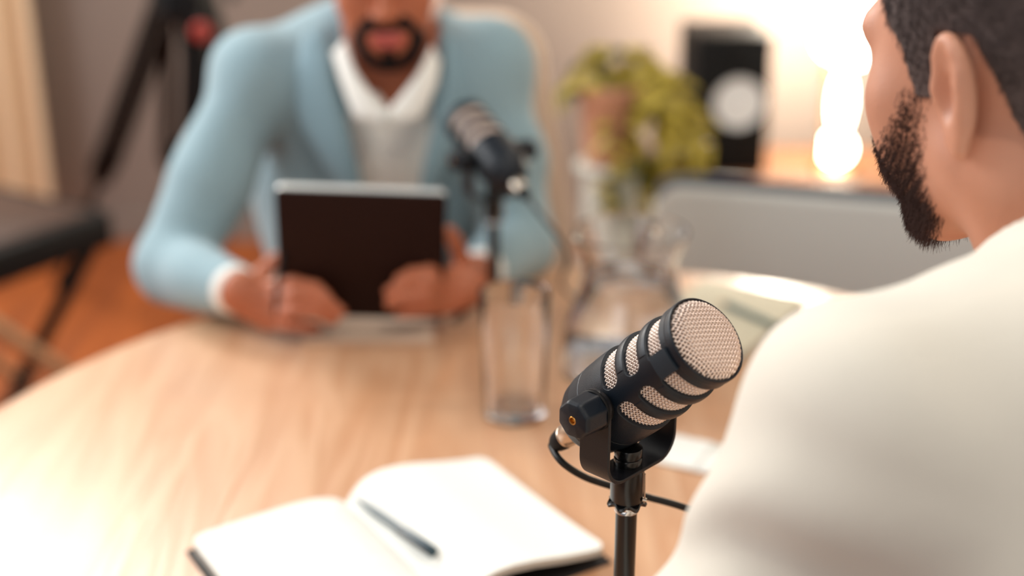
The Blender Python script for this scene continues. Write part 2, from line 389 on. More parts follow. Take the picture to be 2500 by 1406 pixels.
# ------------------------------------------------------------------ microphone
R0 = .0325
def taper(z): return 1 - .065 * np.clip(z / .08, 0, 1)
def mic_body(parent):
    """outer shell as a height field over (angle, profile length): three rows of oval windows on either side of two spines"""
    pr = [(-.064, .0), (-.064, .0095), (-.0635, .0120), (-.061, .0150), (-.056, .0205), (-.050, .0250), (-.042, .0288), (-.032, .0308), (-.0195, .0316), (-.0188, .0313), (-.018, .0318), (-.006, .0323), (.004, R0), (.010, R0), (.078, R0), (.0792, .0328), (.0832, .0328), (.0842, .0325), (.0845, .0319), (.0842, .0312), (.0836, .0309), (.0815, .0306), (.0795, .0304)]
    Z = []
    for (z0, r0), (z1, r1) in zip(pr, pr[1:]):
        L = math.hypot(z1 - z0, r1 - r0); k = max(2, int(L / .00032))
        if k > 1: Z += [(z0 + (z1 - z0) * i / k, r0 + (r1 - r0) * i / k) for i in range(k)]
    Z.append(pr[-1]); Z = np.array(Z); nz = len(Z); nt = 720
    th = np.arange(nt) * 2 * np.pi / nt; TH, ZZ = np.meshgrid(th, Z[:, 0]); RR = np.repeat(Z[:, 1][:, None], nt, 1)
    tt = (TH % np.pi) - np.pi / 2                                  # 0 = middle of a window row, +-pi/2 = spine
    dep = np.zeros_like(RR)
    for (z0, z1, hw) in ((.0100, .0255, .0062), (.0340, .0490, .0055), (.0580, .0722, .0050)):
        sx = R0 * (np.pi / 2) - hw; rc = .0060
        qx = np.abs(tt * R0) - (sx - rc); qz = np.abs(ZZ - (z0 + z1) / 2) - ((z1 - z0) / 2 - rc)
        d = np.sqrt(np.maximum(qx, 0) ** 2 + np.maximum(qz, 0) ** 2) + np.minimum(np.maximum(qx, qz), 0) - rc
        s = np.clip((.0002 - d) / .0008, 0, 1); dep = np.maximum(dep, s * s * (3 - 2 * s))
    ok = (Z[:, 1][:, None] > .0324) & (ZZ < .0765)
    dep = np.where(ok, dep, 0)
    # ribs stand proud of the spine by a hair
    rib = np.zeros_like(RR)
    for zc in (.0298, .0535):
        rib += np.exp(-((ZZ - zc) / .0030) ** 4) * .0005 * (np.abs(np.cos(TH)) < .93)
    RR = RR + rib - dep * .0056
    RR = RR * taper(ZZ)
    V = np.stack([RR * np.cos(TH), RR * np.sin(TH), ZZ], -1).reshape(-1, 3)
    i = np.arange(nz - 1)[:, None] * nt; j = np.arange(nt)[None]; j1 = (j + 1) % nt
    Q = np.stack([i + j, i + j1, i + nt + j1, i + nt + j], -1).reshape(-1, 4)
    dq = dep.reshape(-1)[Q].min(1)
    return mesh('body', V, Q, M['mic'], parent, True, mats=[M['mic'], M['foam']], fmat=(dq > .995).astype(int))
def tubes(lines, r, n):
    Vs = []; Qs = []; off = 0
    for (P, Nn) in lines:                                          # points and surface normals
        m = len(P); T = np.gradient(P, axis=0); T /= np.linalg.norm(T, axis=1)[:, None]
        Nn = Nn - (Nn * T).sum(1)[:, None] * T; Nn /= np.linalg.norm(Nn, axis=1)[:, None]; B = np.cross(T, Nn)
        a = np.arange(n) * 2 * np.pi / n
        V = P[:, None] + r * (np.cos(a)[None, :, None] * Nn[:, None] + np.sin(a)[None, :, None] * B[:, None])
        i = np.arange(m - 1)[:, None] * n; j = np.arange(n)[None]; j1 = (j + 1) % n
        Qs.append(np.stack([i + j, i + j1, i + n + j1, i + n + j], -1).reshape(-1, 4) + off); Vs.append(V.reshape(-1, 3)); off += m * n
    return np.concatenate(Vs), np.concatenate(Qs)
def mic_grilles(parent):
    p = .00222; RG = .0284; e = .0085; zf = .0898; amp = .00040
    def surf(x, y):
        r = np.sqrt(x * x + y * y); q = np.clip((r - (RG - e)) / e, 0, 1)
        z = zf - .0022 * (r / RG) ** 2 - .0062 * (1 - np.sqrt(np.maximum(0, 1 - q * q)))
        s = np.where(r > 1e-6, (e * q / np.sqrt(np.maximum(1 - q * q, .02)) * .0062 / e ** 1) / e * 1.0 + .0044 * r / RG ** 2, 0) / np.maximum(r, 1e-6)
        N = np.stack([x * s, y * s, np.ones_like(x)], -1); N /= np.linalg.norm(N, axis=-1)[..., None]
        return np.stack([x, y, z], -1), N
    lines = []
    for fam in (0, 1):
        for i in range(-14, 15):
            c = i * p
            if abs(c) > RG - .0003: continue
            ym = math.sqrt(RG ** 2 - c * c); m = max(8, int(2 * ym / p * 7))
            u = np.sin(np.linspace(-math.pi / 2, math.pi / 2, m)) * .35 + np.linspace(-1, 1, m) * .65; y = u * ym
            x = np.full_like(y, c)
            P, N = surf(x, y) if fam == 0 else surf(y, x)
            ph = np.cos(np.pi * y / p + np.pi * i) * (1 if fam == 0 else -1)
            lines.append((P + N * (amp * ph)[:, None], N))
    V, Q = tubes(lines, .00064, 6)
    a = math.radians(28); Rz = np.array([[math.cos(a), -math.sin(a), 0], [math.sin(a), math.cos(a), 0], [0, 0, 1]])
    g = mesh('front_grille', V @ Rz.T, Q, M['wire'], parent); g['label'] = 'pale woven wire front grille'
    MB().lathe([(0, zf - .0016), (.012, zf - .0020), (.020, zf - .0032), (.0240, zf - .0052), (.0262, zf - .0088), (.0264, .0790)], 64).obj('inner_foam', M['foam'], g)
    n = 60; RC = .0290; lines = []; zs = math.pi * RC / n
    for fam in (1, -1):
        for i in range(n):
            z = np.arange(.0092, .0735, zs / 4); th = 2 * np.pi * i / n + fam * (z - .009) / RC
            ph = np.cos(np.pi * (z - .009) / zs) * fam; r = RC * taper(z) + .00040 * ph
            N = np.stack([np.cos(th), np.sin(th), 0 * z], -1)
            lines.append((np.stack([r * np.cos(th), r * np.sin(th), z], -1), N))
    V, Q = tubes(lines, .00056, 5)
    s = mesh('side_grille', V, Q, M['wire'], parent); s['label'] = 'woven wire showing through the side windows'
def make_mic(name, label, pivot, fwd, group):
    """frame: x = knob axis (outwards), z = towards the grille; the thing itself is turned only about the vertical"""
    fwd = Vector(fwd).normalized(); hor = Vector((fwd.x, fwd.y, 0)).normalized(); el = math.asin(fwd.z)
    rz = math.atan2(hor.y, hor.x) - math.pi / 2                    # local +y = horizontal forward, local +x = right, -x = knob side
    t = thing(name, label, 'microphone', pivot, rz, group)
    return t, el
def mic_frame(parent, el):
    # maps mic space (x: spine, z: axis) to thing space: z axis -> (0, cos el, sin el), x axis -> (-1, 0, 0)
    z = Vector((0, math.cos(el), math.sin(el))); x = Vector((-1, 0, 0)); y = z.cross(x)
    return Matrix((x, y, z)).transposed().to_4x4()
def build_mic(t, el):
    Tm = mic_frame(t, el)
    b = mic_body(t); b.data.transform(Tm)
    before = set(bpy.data.objects); mic_grilles(t)
    for o in set(bpy.data.objects) - before: o.data.transform(Tm)
    # raised square plate on the spine by the front ring
    mb = MB(); nu, nv = 10, 6; V = []; Fc = []
    for k, r in ((0, R0 - .0005), (1, R0 + .0020)):
        for i in range(nu + 1):
            for j in range(nv + 1):
                a = (-.0088 + .0176 * i / nu) / R0 * (1 - .02 * k); z = .0610 + .0155 * j / nv
                rt = r * float(taper(z)); V.append((-rt * math.cos(a), -rt * math.sin(a), z))
    m = (nu + 1) * (nv + 1); idx = lambda k, i, j: k * m + i * (nv + 1) + j
    for i in range(nu):
        for j in range(nv): Fc += [(idx(1, i, j), idx(1, i + 1, j), idx(1, i + 1, j + 1), idx(1, i, j + 1))]
    for i in range(nu): Fc += [(idx(0, i, 0), idx(0, i + 1, 0), idx(1, i + 1, 0), idx(1, i, 0)), (idx(0, i + 1, nv), idx(0, i, nv), idx(1, i, nv), idx(1, i + 1, nv))]
    for j in range(nv): Fc += [(idx(0, 0, j + 1), idx(0, 0, j), idx(1, 0, j), idx(1, 0, j + 1)), (idx(0, nu, j), idx(0, nu, j + 1), idx(1, nu, j + 1), idx(1, nu, j))]
    MB().add(V, Fc, Tm).obj('badge_plate', M['plate'], t)
    # connector: silver shell with a black boot
    c = MB().lathe([(0, -.0635), (.0088, -.0635), (.0092, -.065), (.0092, -.078), (.0088, -.0788), (.0090, -.0795), (.0090, -.0805), (0, -.0805)], 40, Tm).obj('connector', M['nickel'], t)
    c['label'] = 'silver cable connector'
    MB().lathe([(0, -.0802), (.0088, -.0802), (.0086, -.084), (.0074, -.091), (.0060, -.094), (.0036, -.095), (0, -.095)], 40, Tm).obj('boot', M['black'], c)
    # U shaped yoke, extruded along local y
    hw, ya, bot, th_ = .0130, .0385, -.0585, .0026
    pts = [(-ya, .0030)]
    rb = .019
    for k in range(0, 11): a = math.radians(180 + 9 * k); pts.append((-ya + rb + rb * math.cos(a), bot + rb + rb * math.sin(a)))
    for k in range(0, 11): a = math.radians(270 + 9 * k); pts.append((ya - rb + rb * math.cos(a), bot + rb + rb * math.sin(a)))
    pts.append((ya, .0030))
    V = []; Fc = []; n = len(pts); e = .0005
    for i, (x, z) in enumerate(pts):
        a, b_ = pts[max(i - 1, 0)], pts[min(i + 1, n - 1)]; d = Vector((b_[0] - a[0], b_[1] - a[1])).normalized(); nx, nz = -d.y, d.x
        for (s_, y) in ((0, -hw + e), (0, hw - e), (e, hw), (th_ - e, hw), (th_, hw - e), (th_, -hw + e), (th_ - e, -hw), (e, -hw)):
            V.append((x + nx * s_, y, z + nz * s_))
    for i in range(n - 1):
        for k in range(8): Fc.append((i * 8 + k, (i + 1) * 8 + k, (i + 1) * 8 + (k + 1) % 8, i * 8 + (k + 1) % 8))
    Fc += [tuple(range(8)), tuple((n - 1) * 8 + k for k in range(7, -1, -1))]
    y_ = MB().add(V, Fc)
    for s_ in (-1, 1):                                              # rounded arm tops round the pivot
        Vc = [(s_ * (ya - th_ / 2) + q * th_ / 2, hw * math.cos(a), .0028 + hw * .9 * math.sin(a)) for q in (-1, 1) for a in [math.pi * k / 16 for k in range(17)]]
        Fv = [(k, k + 1, 18 + k, 17 + k) for k in range(16)] + [tuple(range(16, -1, -1)), tuple(range(17, 34))]
        y_.add(Vc, Fv)
    y_.obj('yoke', M['yoke'], t)
    # pivots between shell and yoke, big octagonal knob with brass bore outside
    for s_ in (-1, 1):
        X = Matrix.Rotation(math.radians(90 * s_), 4, 'Y')
        MB().lathe([(0, .0318), (.0115, .0318), (.0118, .0345), (.0105, .0362), (0, .0362)], 40, X).obj('pivot_washer', M['black'], t)
        MB().lathe([(0, .0385), (.0142, .0385), (.0145, .0393), (.0145, .0402), (.0140, .0410), (0, .0410)], 48, X).obj('pivot_washer', M['black'], t)
        # knob: octagon with rounded corners
        nk = 96; V = []; Fc = []
        def octr(a, r, rnd=.0): 
            b_ = ((a + math.pi / 8) % (math.pi / 4)) - math.pi / 8; return r * (1 / math.cos(b_)) * .955 if True else r
        rows = [(.0410, .0138), (.0425, .0140), (.0575, .0136), (.0595, .0134), (.0612, .0122), (.0614, .0119)]
        for (zz, r) in rows:
            for k in range(nk):
                a = 2 * math.pi * k / nk + .2; q = min(octr(a, r), r * 1.012); V.append((q * math.cos(a), q * math.sin(a), zz))
        for i in range(len(rows) - 1):
            for k in range(nk): Fc.append((i * nk + k, i * nk + (k + 1) % nk, (i + 1) * nk + (k + 1) % nk, (i + 1) * nk + k))
        b0 = len(V)                                                 # recessed bore in the knob's face
        for (zz, r) in ((.0614, .0030), (.0590, .0030)):
            for k in range(nk): V.append((r * math.cos(2 * math.pi * k / nk + .2), r * math.sin(2 * math.pi * k / nk + .2), zz))
        l = (len(rows) - 1) * nk
        for k in range(nk): Fc += [(l + k, l + (k + 1) % nk, b0 + (k + 1) % nk, b0 + k), (b0 + k, b0 + (k + 1) % nk, b0 + nk + (k + 1) % nk, b0 + nk + k)]
        Fc.append(tuple(range(b0 + nk, b0 + 2 * nk)))
        kb = MB().add(V, Fc, X).obj('knob', M['mic'], t)
        MB().lathe([(.0030, .0615), (.0027, .0617), (.0021, .0615), (.0020, .0592), (0, .0590)], 32, X).obj('bore_ring', M['brass'], kb)
    # screw cap on the yoke's floor
    MB().lathe([(0, bot + .0026), (.0100, bot + .0026), (.0102, bot + .0075), (.0098, bot + .0083), (.0092, bot + .0086), (.0092, bot + .0096), (.0100, bot + .0099), (.0102, bot + .0150), (.0098, bot + .0158), (.0050, bot + .0161), (0, bot + .0161)], 48).obj('mounting_screw', M['brown_leather'] if False else M['black_gloss'], t)
    return bot
def build_stand(name, label, foot, top_z, group, rz, tripod=False):
    """foot on the table, top_z = underside of the yoke"""
    t = thing(name, label, 'microphone stand', foot, rz, group); H = top_z - foot[2]
    ad = MB().lathe([(0, H - .0002), (.0118, H - .0002), (.0121, H - .002), (.0121, H - .0245), (.0117, H - .026), (0, H - .026)], 48).obj('thread_adapter', M['black_gloss'], t)
    # little clip rod at the adapter's side
    MB().tube([(.0128, -.004, H - .002), (.0131, -.004, H - .022), (.0126, -.004, H - .0255)], .0006, 8).tube([(.0118, -.004, H - .0228), (.0146, -.004, H - .0232)], .0016, 10).obj('clip', M['nickel'], t)
    V = []; Fc = []; n = 96                                          # wavy locking ring
    for (zz, r) in ((H - .0262, .0098), (H - .0262, .0128), (H - .0275, .0136), (H - .0292, .0130), (H - .0296, .0098)):
        for k in range(n):
            a = 2 * math.pi * k / n; q = r + (.0011 * math.cos(7 * a) if r > .012 else 0); V.append((q * math.cos(a), q * math.sin(a), zz - (.0012 * math.cos(7 * a) if r > .012 else 0)))
    for i in range(5):
        for k in range(n): Fc.append((i * n + k, i * n + (k + 1) % n, ((i + 1) % 5) * n + (k + 1) % n, ((i + 1) % 5) * n + k))
    MB().add(V, Fc).obj('locking_ring', M['black_gloss'], t)
    c = MB().lathe([(.0060, H - .026), (.0084, H - .0298), (.0086, H - .0315), (.0080, H - .0325), (.0086, H - .0335), (.0087, H - .0350), (.0080, H - .0360), (.0, H - .0360)], 40).obj('chrome_collar', M['chrome'], t); c['label'] = 'chrome collar below the locking ring'
    MB().lathe([(0, H - .0358), (.0078, H - .0358), (.0078, .045 if tripod else .012), (0, .045 if tripod else .012)], 40).obj('pole', M['black_gloss'], t)
    if tripod:                                                       # three short folding legs under the pole
        MB().lathe([(0, .050), (.011, .050), (.0125, .046), (.0125, .030), (0, .028)], 32).obj('leg_hub', M['black'], t)
        for a_ in (200, 320, 80):
            ca, sa = math.cos(math.radians(a_)), math.sin(math.radians(a_))
            MB().tube([(ca * .010, sa * .010, .038), (ca * .030, sa * .030, .026), (ca * .060, sa * .060, .0055)], [.0052, .0050, .0048], 12).obj('leg', M['black_gloss'], t)
        return t
    MB().lathe([(0, .018), (.012, .018), (.014, .013), (.040, .011), (.062, .008), (.067, .004), (.067, 0), (0, 0)], 80).obj('base', M['black'], t)
    return t
FWD1 = Vector((.53, -.50, .685)); PIV1 = W(1539, 957, .968)
m1, el1 = make_mic('microphone', 'sharp dark navy microphone in the foreground pointing up to the right', PIV1, FWD1, 'podcast microphones')
bot = build_mic(m1, el1)
st1 = build_stand('microphone_stand', 'black pole stand holding the foreground microphone', (PIV1.x, PIV1.y, TABLE), PIV1.z + bot, 'microphone stands', math.radians(-12))
PIV2 = W(1204, 378, 1.815); FWD2 = Vector((-.46, .80, .36))
m2 = copy_tree(m1); m2.location = PIV2
h2 = Vector((FWD2.x, FWD2.y, 0)).normalized(); m2.rotation_euler = (0, 0, math.atan2(h2.y, h2.x) - math.pi / 2)
# the far microphone is tilted less: turn the tilting parts back about the pivot axis
el2 = math.asin(FWD2.normalized().z)
for ch in m2.children:
    if ch.name.split('.')[0] in ('body', 'front_grille', 'side_grille', 'badge_plate', 'connector'):
        ch.rotation_euler = (el2 - el1, 0, 0)
m2['label'] = 'blurred microphone with silver connector facing the man in the blue jacket'
st2 = build_stand('microphone_stand', 'black stand with three short legs behind the water glass, holding the far microphone', (PIV2.x, PIV2.y, TABLE), PIV2.z + bot, 'microphone stands', 0, True)

# cable of the foreground microphone
f1 = FWD1.normalized(); e1 = PIV1 - f1 * .0945
pc = [e1, e1 - f1 * .005, W(1372, 1128, 1.025), W(1425, 1163, 1.035), W(1490, 1186, 1.045), W(1580, 1213, 1.05), W(1668, 1238, 1.055), W(1800, 1290, 1.08), W(1950, 1400, 1.13)]
e_ = G(2050, 1560, .004); pc += [e_, Vector((e_.x + .12, e_.y - .05, TABLE + .0035))]
tag(MB().tube(spline(pc, 10), .0027, 12).obj('microphone_cable', M['cable']), 'black cable looping behind the foreground microphone stand', 'cable')
f2 = FWD2.normalized(); e2 = PIV2 - f2 * .0945
pc = [e2, e2 - f2 * .015, e2 + Vector((.05, -.04, -.06)), Vector((PIV2.x + .09, PIV2.y - .02, TABLE + .06)), Vector((PIV2.x + .12, PIV2.y + .06, TABLE + .004)), Vector((PIV2.x + .14, PIV2.y + .12, TABLE + .0035))]
tag(MB().tube(spline(pc, 10), .0027, 10).obj('microphone_cable', M['cable']), 'black cable hanging from the far microphone down to the table', 'cable')

# ------------------------------------------------------------------ open notebook with pen
NB_A = math.radians(32); NBS = Vector((-.17, 1.25, TABLE)); PW, PL = .165, .228
nb = thing('open_notebook', 'open white notebook with handwriting and a pen lying across it', 'notebook', NBS, NB_A)
def page_h(u, side):                                                # height over the table along the page width
    q = u / PW
    if side < 0: return float(np.interp(q, [0, .04, .1, .2, .35, .6, .85, 1], [.0040, .0110, .0160, .0200, .0215, .0205, .0190, .0170]))
    return float(np.interp(q, [0, .03, .07, .12, .18, .26, .36, .5, .7, .85, 1], [.0040, .0110, .0190, .0255, .0295, .0315, .0310, .0275, .0200, .0155, .0125]))
for side, nm in ((-1, 'left_pages'), (1, 'right_pages')):
    V = []; Fc = []; nu, nv = 36, 30
    def outl(u, v):                                                 # rounded outer corners
        rc = .012; cu = PW - rc
        if u > cu:
            d = u - cu; cut = rc - math.sqrt(max(0, rc * rc - d * d)); return cut + v * (PL - 2 * cut) / PL
        return v
    for lay in (0, 1):
        for i in range(nu + 1):
            for j in range(nv + 1):
                u = PW * i / nu; v = outl(u, PL * j / nv); q = u / PW
                top = page_h(u, side) + (.006 * (v / PL) ** 4 * q * (1 if side > 0 else 0))
                z = top if lay else max(.0026, top - (.0145 if side < 0 else .0075) * min(1, .3 + q * 4))
                if lay == 0 and side < 0: u *= .985
                V.append((side * u, -v, z))
    m = (nu + 1) * (nv + 1); idx = lambda k, i, j: k * m + i * (nv + 1) + j; fm = []
    for i in range(nu):
        for j in range(nv): Fc += [(idx(1, i, j), idx(1, i, j + 1), idx(1, i + 1, j + 1), idx(1, i + 1, j)), (idx(0, i, j), idx(0, i + 1, j), idx(0, i + 1, j + 1), idx(0, i, j + 1))]; fm += [0, 1]
    for i in range(nu): Fc += [(idx(0, i, 0), idx(1, i, 0), idx(1, i + 1, 0), idx(0, i + 1, 0)), (idx(0, i, nv), idx(0, i + 1, nv), idx(1, i + 1, nv), idx(1, i, nv))]; fm += [1, 1]
    for j in range(nv): Fc += [(idx(0, nu, j), idx(1, nu, j), idx(1, nu, j + 1), idx(0, nu, j + 1))]; fm += [1]
    o = mesh(nm, V, Fc, M['paper'], nb, mats=[M['paper'], M['page_edge']], fmat=fm); o.data.set_sharp_from_angle(angle=math.radians(40))
    if side < 0:                                                    # faint handwriting, one ribbon per word
        mb = MB(); random.seed(9)
        for r in range(24):
            v0 = .018 + r * .0083; u = PW - .016
            while u > .02:
                wl = random.uniform(.006, .017)
                if random.random() < .9:
                    k = int(wl / .0007); P = []
                    for q in range(k + 1):
                        uu = u - wl * q / k; vv = v0 - .0011 * abs(math.sin(q * 1.9 + r)) * random.uniform(.4, 1.6)
                        P.append((-uu, -vv, page_h(uu, -1) + .0002))
                    Vr = []; 
                    for (a, b_, c_) in P: Vr += [(a, b_ - .00022, c_), (a, b_ + .00022, c_)]
                    mb.add(Vr, [(2 * q, 2 * q + 2, 2 * q + 3, 2 * q + 1) for q in range(k)])
                u -= wl + .0035
        mb.obj('handwriting', M['ink'], o)['label'] = 'faint blue handwriting'
mb = MB()
mb.box((-PW / 2 - .001, -PL / 2, .0012), (PW + .006, PL + .006, .0022), bev=.001)
mb.box((PW / 2 + .001, -PL / 2, .0012), (PW + .006, PL + .006, .0022), bev=.001)
mb.obj('cover', M['cover'], nb)
nb.location.z = TABLE + .0002
# pen: tip and tail on the pages
def on_page(px, py):
    h = .01
    for _ in range(12):
        p = G(px, py, h) - NBS; u = p.x * math.cos(NB_A) + p.y * math.sin(NB_A)
        h = .5 * h + .5 * (page_h(abs(u), 1 if u > 0 else -1) + .0062)
    return G(px, py, h), u
pa, pb = on_page(866, 1216)[0], on_page(1058, 1348)[0]
lift = 0
for k in range(21):                                                 # rest the pen on the highest point under it
    p = pa.lerp(pb, k / 20) - NBS; u = p.x * math.cos(NB_A) + p.y * math.sin(NB_A); lift = max(lift, page_h(abs(u), 1 if u > 0 else -1) + .0052 - p.z)
pa.z += lift; pb.z += lift; pdv = (pb - pa); PLn = pdv.length
pen = thing('pen', 'dark teal ballpoint pen lying on the open notebook', 'pen', pa); qr = pdv.to_track_quat('Z', 'Y').to_matrix().to_4x4()
MB().lathe([(0, 0), (.0007, .0005), (.0016, .008), (.0030, .024), (.0041, .040), (.0042, PLn * .62), (.0044, PLn * .63), (0, PLn * .63)], 28, qr).obj('barrel', M['pen'], pen)
MB().lathe([(0, PLn * .62), (.0047, PLn * .622), (.0050, PLn * .64), (.0054, PLn - .001), (.0050, PLn), (0, PLn)], 28, qr).obj('cap', M['pen'], pen)
cd = qr.to_3x3().inverted() @ Vector((-.55, -.75, .35)); an = math.atan2(cd.y, cd.x)
MB().box((.0068, 0, PLn * .80), (.0018, .0042, PLn * .36), qr @ Matrix.Rotation(an, 4, 'Z'), bev=.0006).box((.0055, 0, PLn - .004), (.004, .0042, .006), qr @ Matrix.Rotation(an, 4, 'Z'), bev=.0006).obj('clip', M['pen_grip'], pen)

# ------------------------------------------------------------------ glass, jug
gb = G(1256, 1010); 
def glass_prof(outer, th_, base):                                   # outer profile bottom to top -> closed wall profile
    inner = [(max(r - th_, .001), max(z, base)) for r, z in outer if z >= base]
    r0 = inner[0][0]; inner = [(0, base), (r0 * .8, base)] + inner
    rt, zt = outer[-1]; return [(0, 0)] + outer + [(rt - th_ * .15, zt + .0006), (rt - th_ * .6, zt + .0007)] + [(r, z) for r, z in inner[::-1]]
g = MB().lathe(glass_prof([(.033, 0), (.0350, .0012), (.0358, .004), (.0372, .05), (.0392, .11), (.0408, .152)], .0022, .011), 72)
gl = g.obj('drinking_glass', M['glass'], None, loc=(gb.x, gb.y, TABLE + .0004)); tag(gl, 'empty clear straight drinking glass left of the water jug', 'glass')
jb = G(1532, 905)
jug = thing('water_jug', 'clear glass jug half full of water with a flared rim', 'jug', (jb.x, jb.y, TABLE + .0004))
jo = [(.068, 0), (.078, .002), (.083, .008), (.0845, .02), (.082, .045), (.074, .075), (.063, .103), (.0575, .125), (.0565, .140), (.0590, .155), (.0640, .170), (.0690, .184)]
jo = [tuple(p) for p in jo]
def smooth_prof(P, n=4):
    Q = spline([Vector((a, b, 0)) for a, b in P], n); return [(q.x, q.y) for q in Q]
jo = smooth_prof(jo)
mb = MB().lathe(glass_prof(jo, .0030, .010), 96)
for v in mb.V:                                                      # pour lip pulled out at the rim
    if v.z > .150 and math.hypot(v.x, v.y) > .02:
        a = math.atan2(v.y, v.x) - math.radians(-150); k = math.exp(-(math.remainder(a, 2 * math.pi) / .30) ** 2) * ((v.z - .150) / .035) ** 1.5
        s_ = 1 + .20 * k; v.x *= s_; v.y *= s_
mb.obj('jug_body', M['glass'], jug)
inner = [(r - .0031, z) for r, z in jo if .0105 < z < .128]; inner = [(0, .0102), (inner[0][0] * .85, .0102)] + inner + [(inner[-1][0], .1282), (0, .1282)]
MB().lathe(inner, 96).obj('water', M['water'], jug)
hx = spline([(.0590, 0, .160), (.082, 0, .166), (.100, 0, .150), (.104, 0, .118), (.098, 0, .085), (.080, 0, .064)], 8)
ha = math.radians(65); hx = [Vector((p.x * math.cos(ha), p.x * math.sin(ha), p.z)) for p in hx]
MB().tube(hx, .0062, 16).obj('handle', M['glass'], jug)

# ------------------------------------------------------------------ papers and notebooks on the table
p1 = G(1655, 1105)
pp = thing('paper_sheet', 'white folded paper lying on the table just behind the foreground microphone', 'paper', (p1.x, p1.y, TABLE + .0003), math.radians(-28))
V = []; Fc = []; n = 20
for k in (0, 1):
    for i in range(n + 1):
        for j in (0, 1):
            x = -.045 + .15 * i / n; V.append((x, -.035 + .07 * j, .0006 * (1 - k) + .0009 * k + .006 * (i / n) ** 2))
idx = lambda k, i, j: k * 2 * (n + 1) + i * 2 + j
for i in range(n): Fc += [(idx(1, i, 0), idx(1, i + 1, 0), idx(1, i + 1, 1), idx(1, i, 1)), (idx(0, i, 0), idx(0, i, 1), idx(0, i + 1, 1), idx(0, i + 1, 0)), (idx(0, i, 0), idx(0, i + 1, 0), idx(1, i + 1, 0), idx(1, i, 0)), (idx(0, i, 1), idx(1, i, 1), idx(1, i + 1, 1), idx(0, i + 1, 1))]
mesh('sheet', V, Fc, M['paper'], pp)
mesh('folded_flap', [(x, y, z + .0016) for x, y, z in V[:2 * (n + 1)][::1]] + [(x, y * .98, z + .0010) for x, y, z in V[:2 * (n + 1)]], [(i * 2, i * 2 + 2, i * 2 + 3, i * 2 + 1) for i in range(n // 2)], M['paper'], pp)
def closed_book(name, label, c, rz, w_, l_, h_, cover, cat='notebook'):
    t = thing(name, label, cat, (c.x, c.y, c.z), rz)
    MB().box((0, 0, h_ / 2), (w_ - .004, l_ - .004, h_ - .003), bev=.003).obj('pages', M['page_edge'], t)
    MB().box((0, 0, h_ - .0009), (w_, l_, .0016), bev=.0007).box((0, 0, .0009), (w_, l_, .0016), bev=.0007).box((-w_ / 2 + .0006, 0, h_ / 2), (.0012, l_ - .002, h_ - .0006)).obj('cover', cover, t)
    return t
c = G(1765, 790); c.z = TABLE + .0003
closed_book('closed_notebook', 'thick pale notebook at the far right of the table under a pencil', c, math.radians(-33), .155, .215, .016, M['kraft'])
a = G(1752, 732, .021); b_ = G(1900, 797, .021)
pn = thing('pencil', 'dark green pencil lying on the pale closed notebook', 'pencil', a); q2 = (b_ - a).to_track_quat('Z', 'Y').to_matrix().to_4x4(); PL2 = (b_ - a).length
M['green'] = mat('dark green lacquer', srgb(24, 74, 66), .3, noise=.04)
MB().lathe([(0, .018), (.0040, .018), (.0042, .020), (.0042, PL2), (0, PL2)], 6, q2).obj('shaft', M['green'], pn, smooth=False)
MB().lathe([(0, 0), (.0006, .0005), (.0040, .018), (0, .018)], 18, q2).obj('point', M['lightwood'], pn)
c = G(905, 812); c.z = TABLE + .0003
closed_book('closed_notebook', 'pale notebook lying on the table beneath the held tablet', c, math.radians(90), .09, .17, .008, M['boucle'])

def rounded_panel(mb, w_b, w_t, z0, z1, th_, rc, T=None, n=10):
    """upright slab in the xz plane, wider or narrower at the top, rounded corners, soft edges"""
    out = []
    for (cx, cz, a0) in ((w_t / 2 - rc, z1 - rc, 0), (-w_t / 2 + rc, z1 - rc, 90), (-w_b / 2 + rc * .4, z0 + rc * .4, 180), (w_b / 2 - rc * .4, z0 + rc * .4, 270)):
        r = rc if cz > (z0 + z1) / 2 else rc * .4
        for k in range(n + 1): a_ = math.radians(a0 + 90 * k / n); out.append((cx, cz, math.cos(a_), math.sin(a_), r))
    rows = [(-.5, .35), (-.5, .22), (-.42, .08), (-.25, .0), (.25, .0), (.42, .08), (.5, .22), (.5, .35)]; V = []; Fc = []; m_ = len(out)
    for (yy, ins) in rows:
        for (cx, cz, ca, sa, r) in out: V.append((cx + ca * (r - ins * th_), yy * th_, cz + sa * (r - ins * th_)))
    for i in range(len(rows) - 1):
        for j in range(m_): Fc.append((i * m_ + j, (i + 1) * m_ + j, (i + 1) * m_ + (j + 1) % m_, i * m_ + (j + 1) % m_))
    Fc += [tuple(range(m_)), tuple((len(rows) - 1) * m_ + j for j in range(m_ - 1, -1, -1))]
    return mb.add(V, Fc, T)

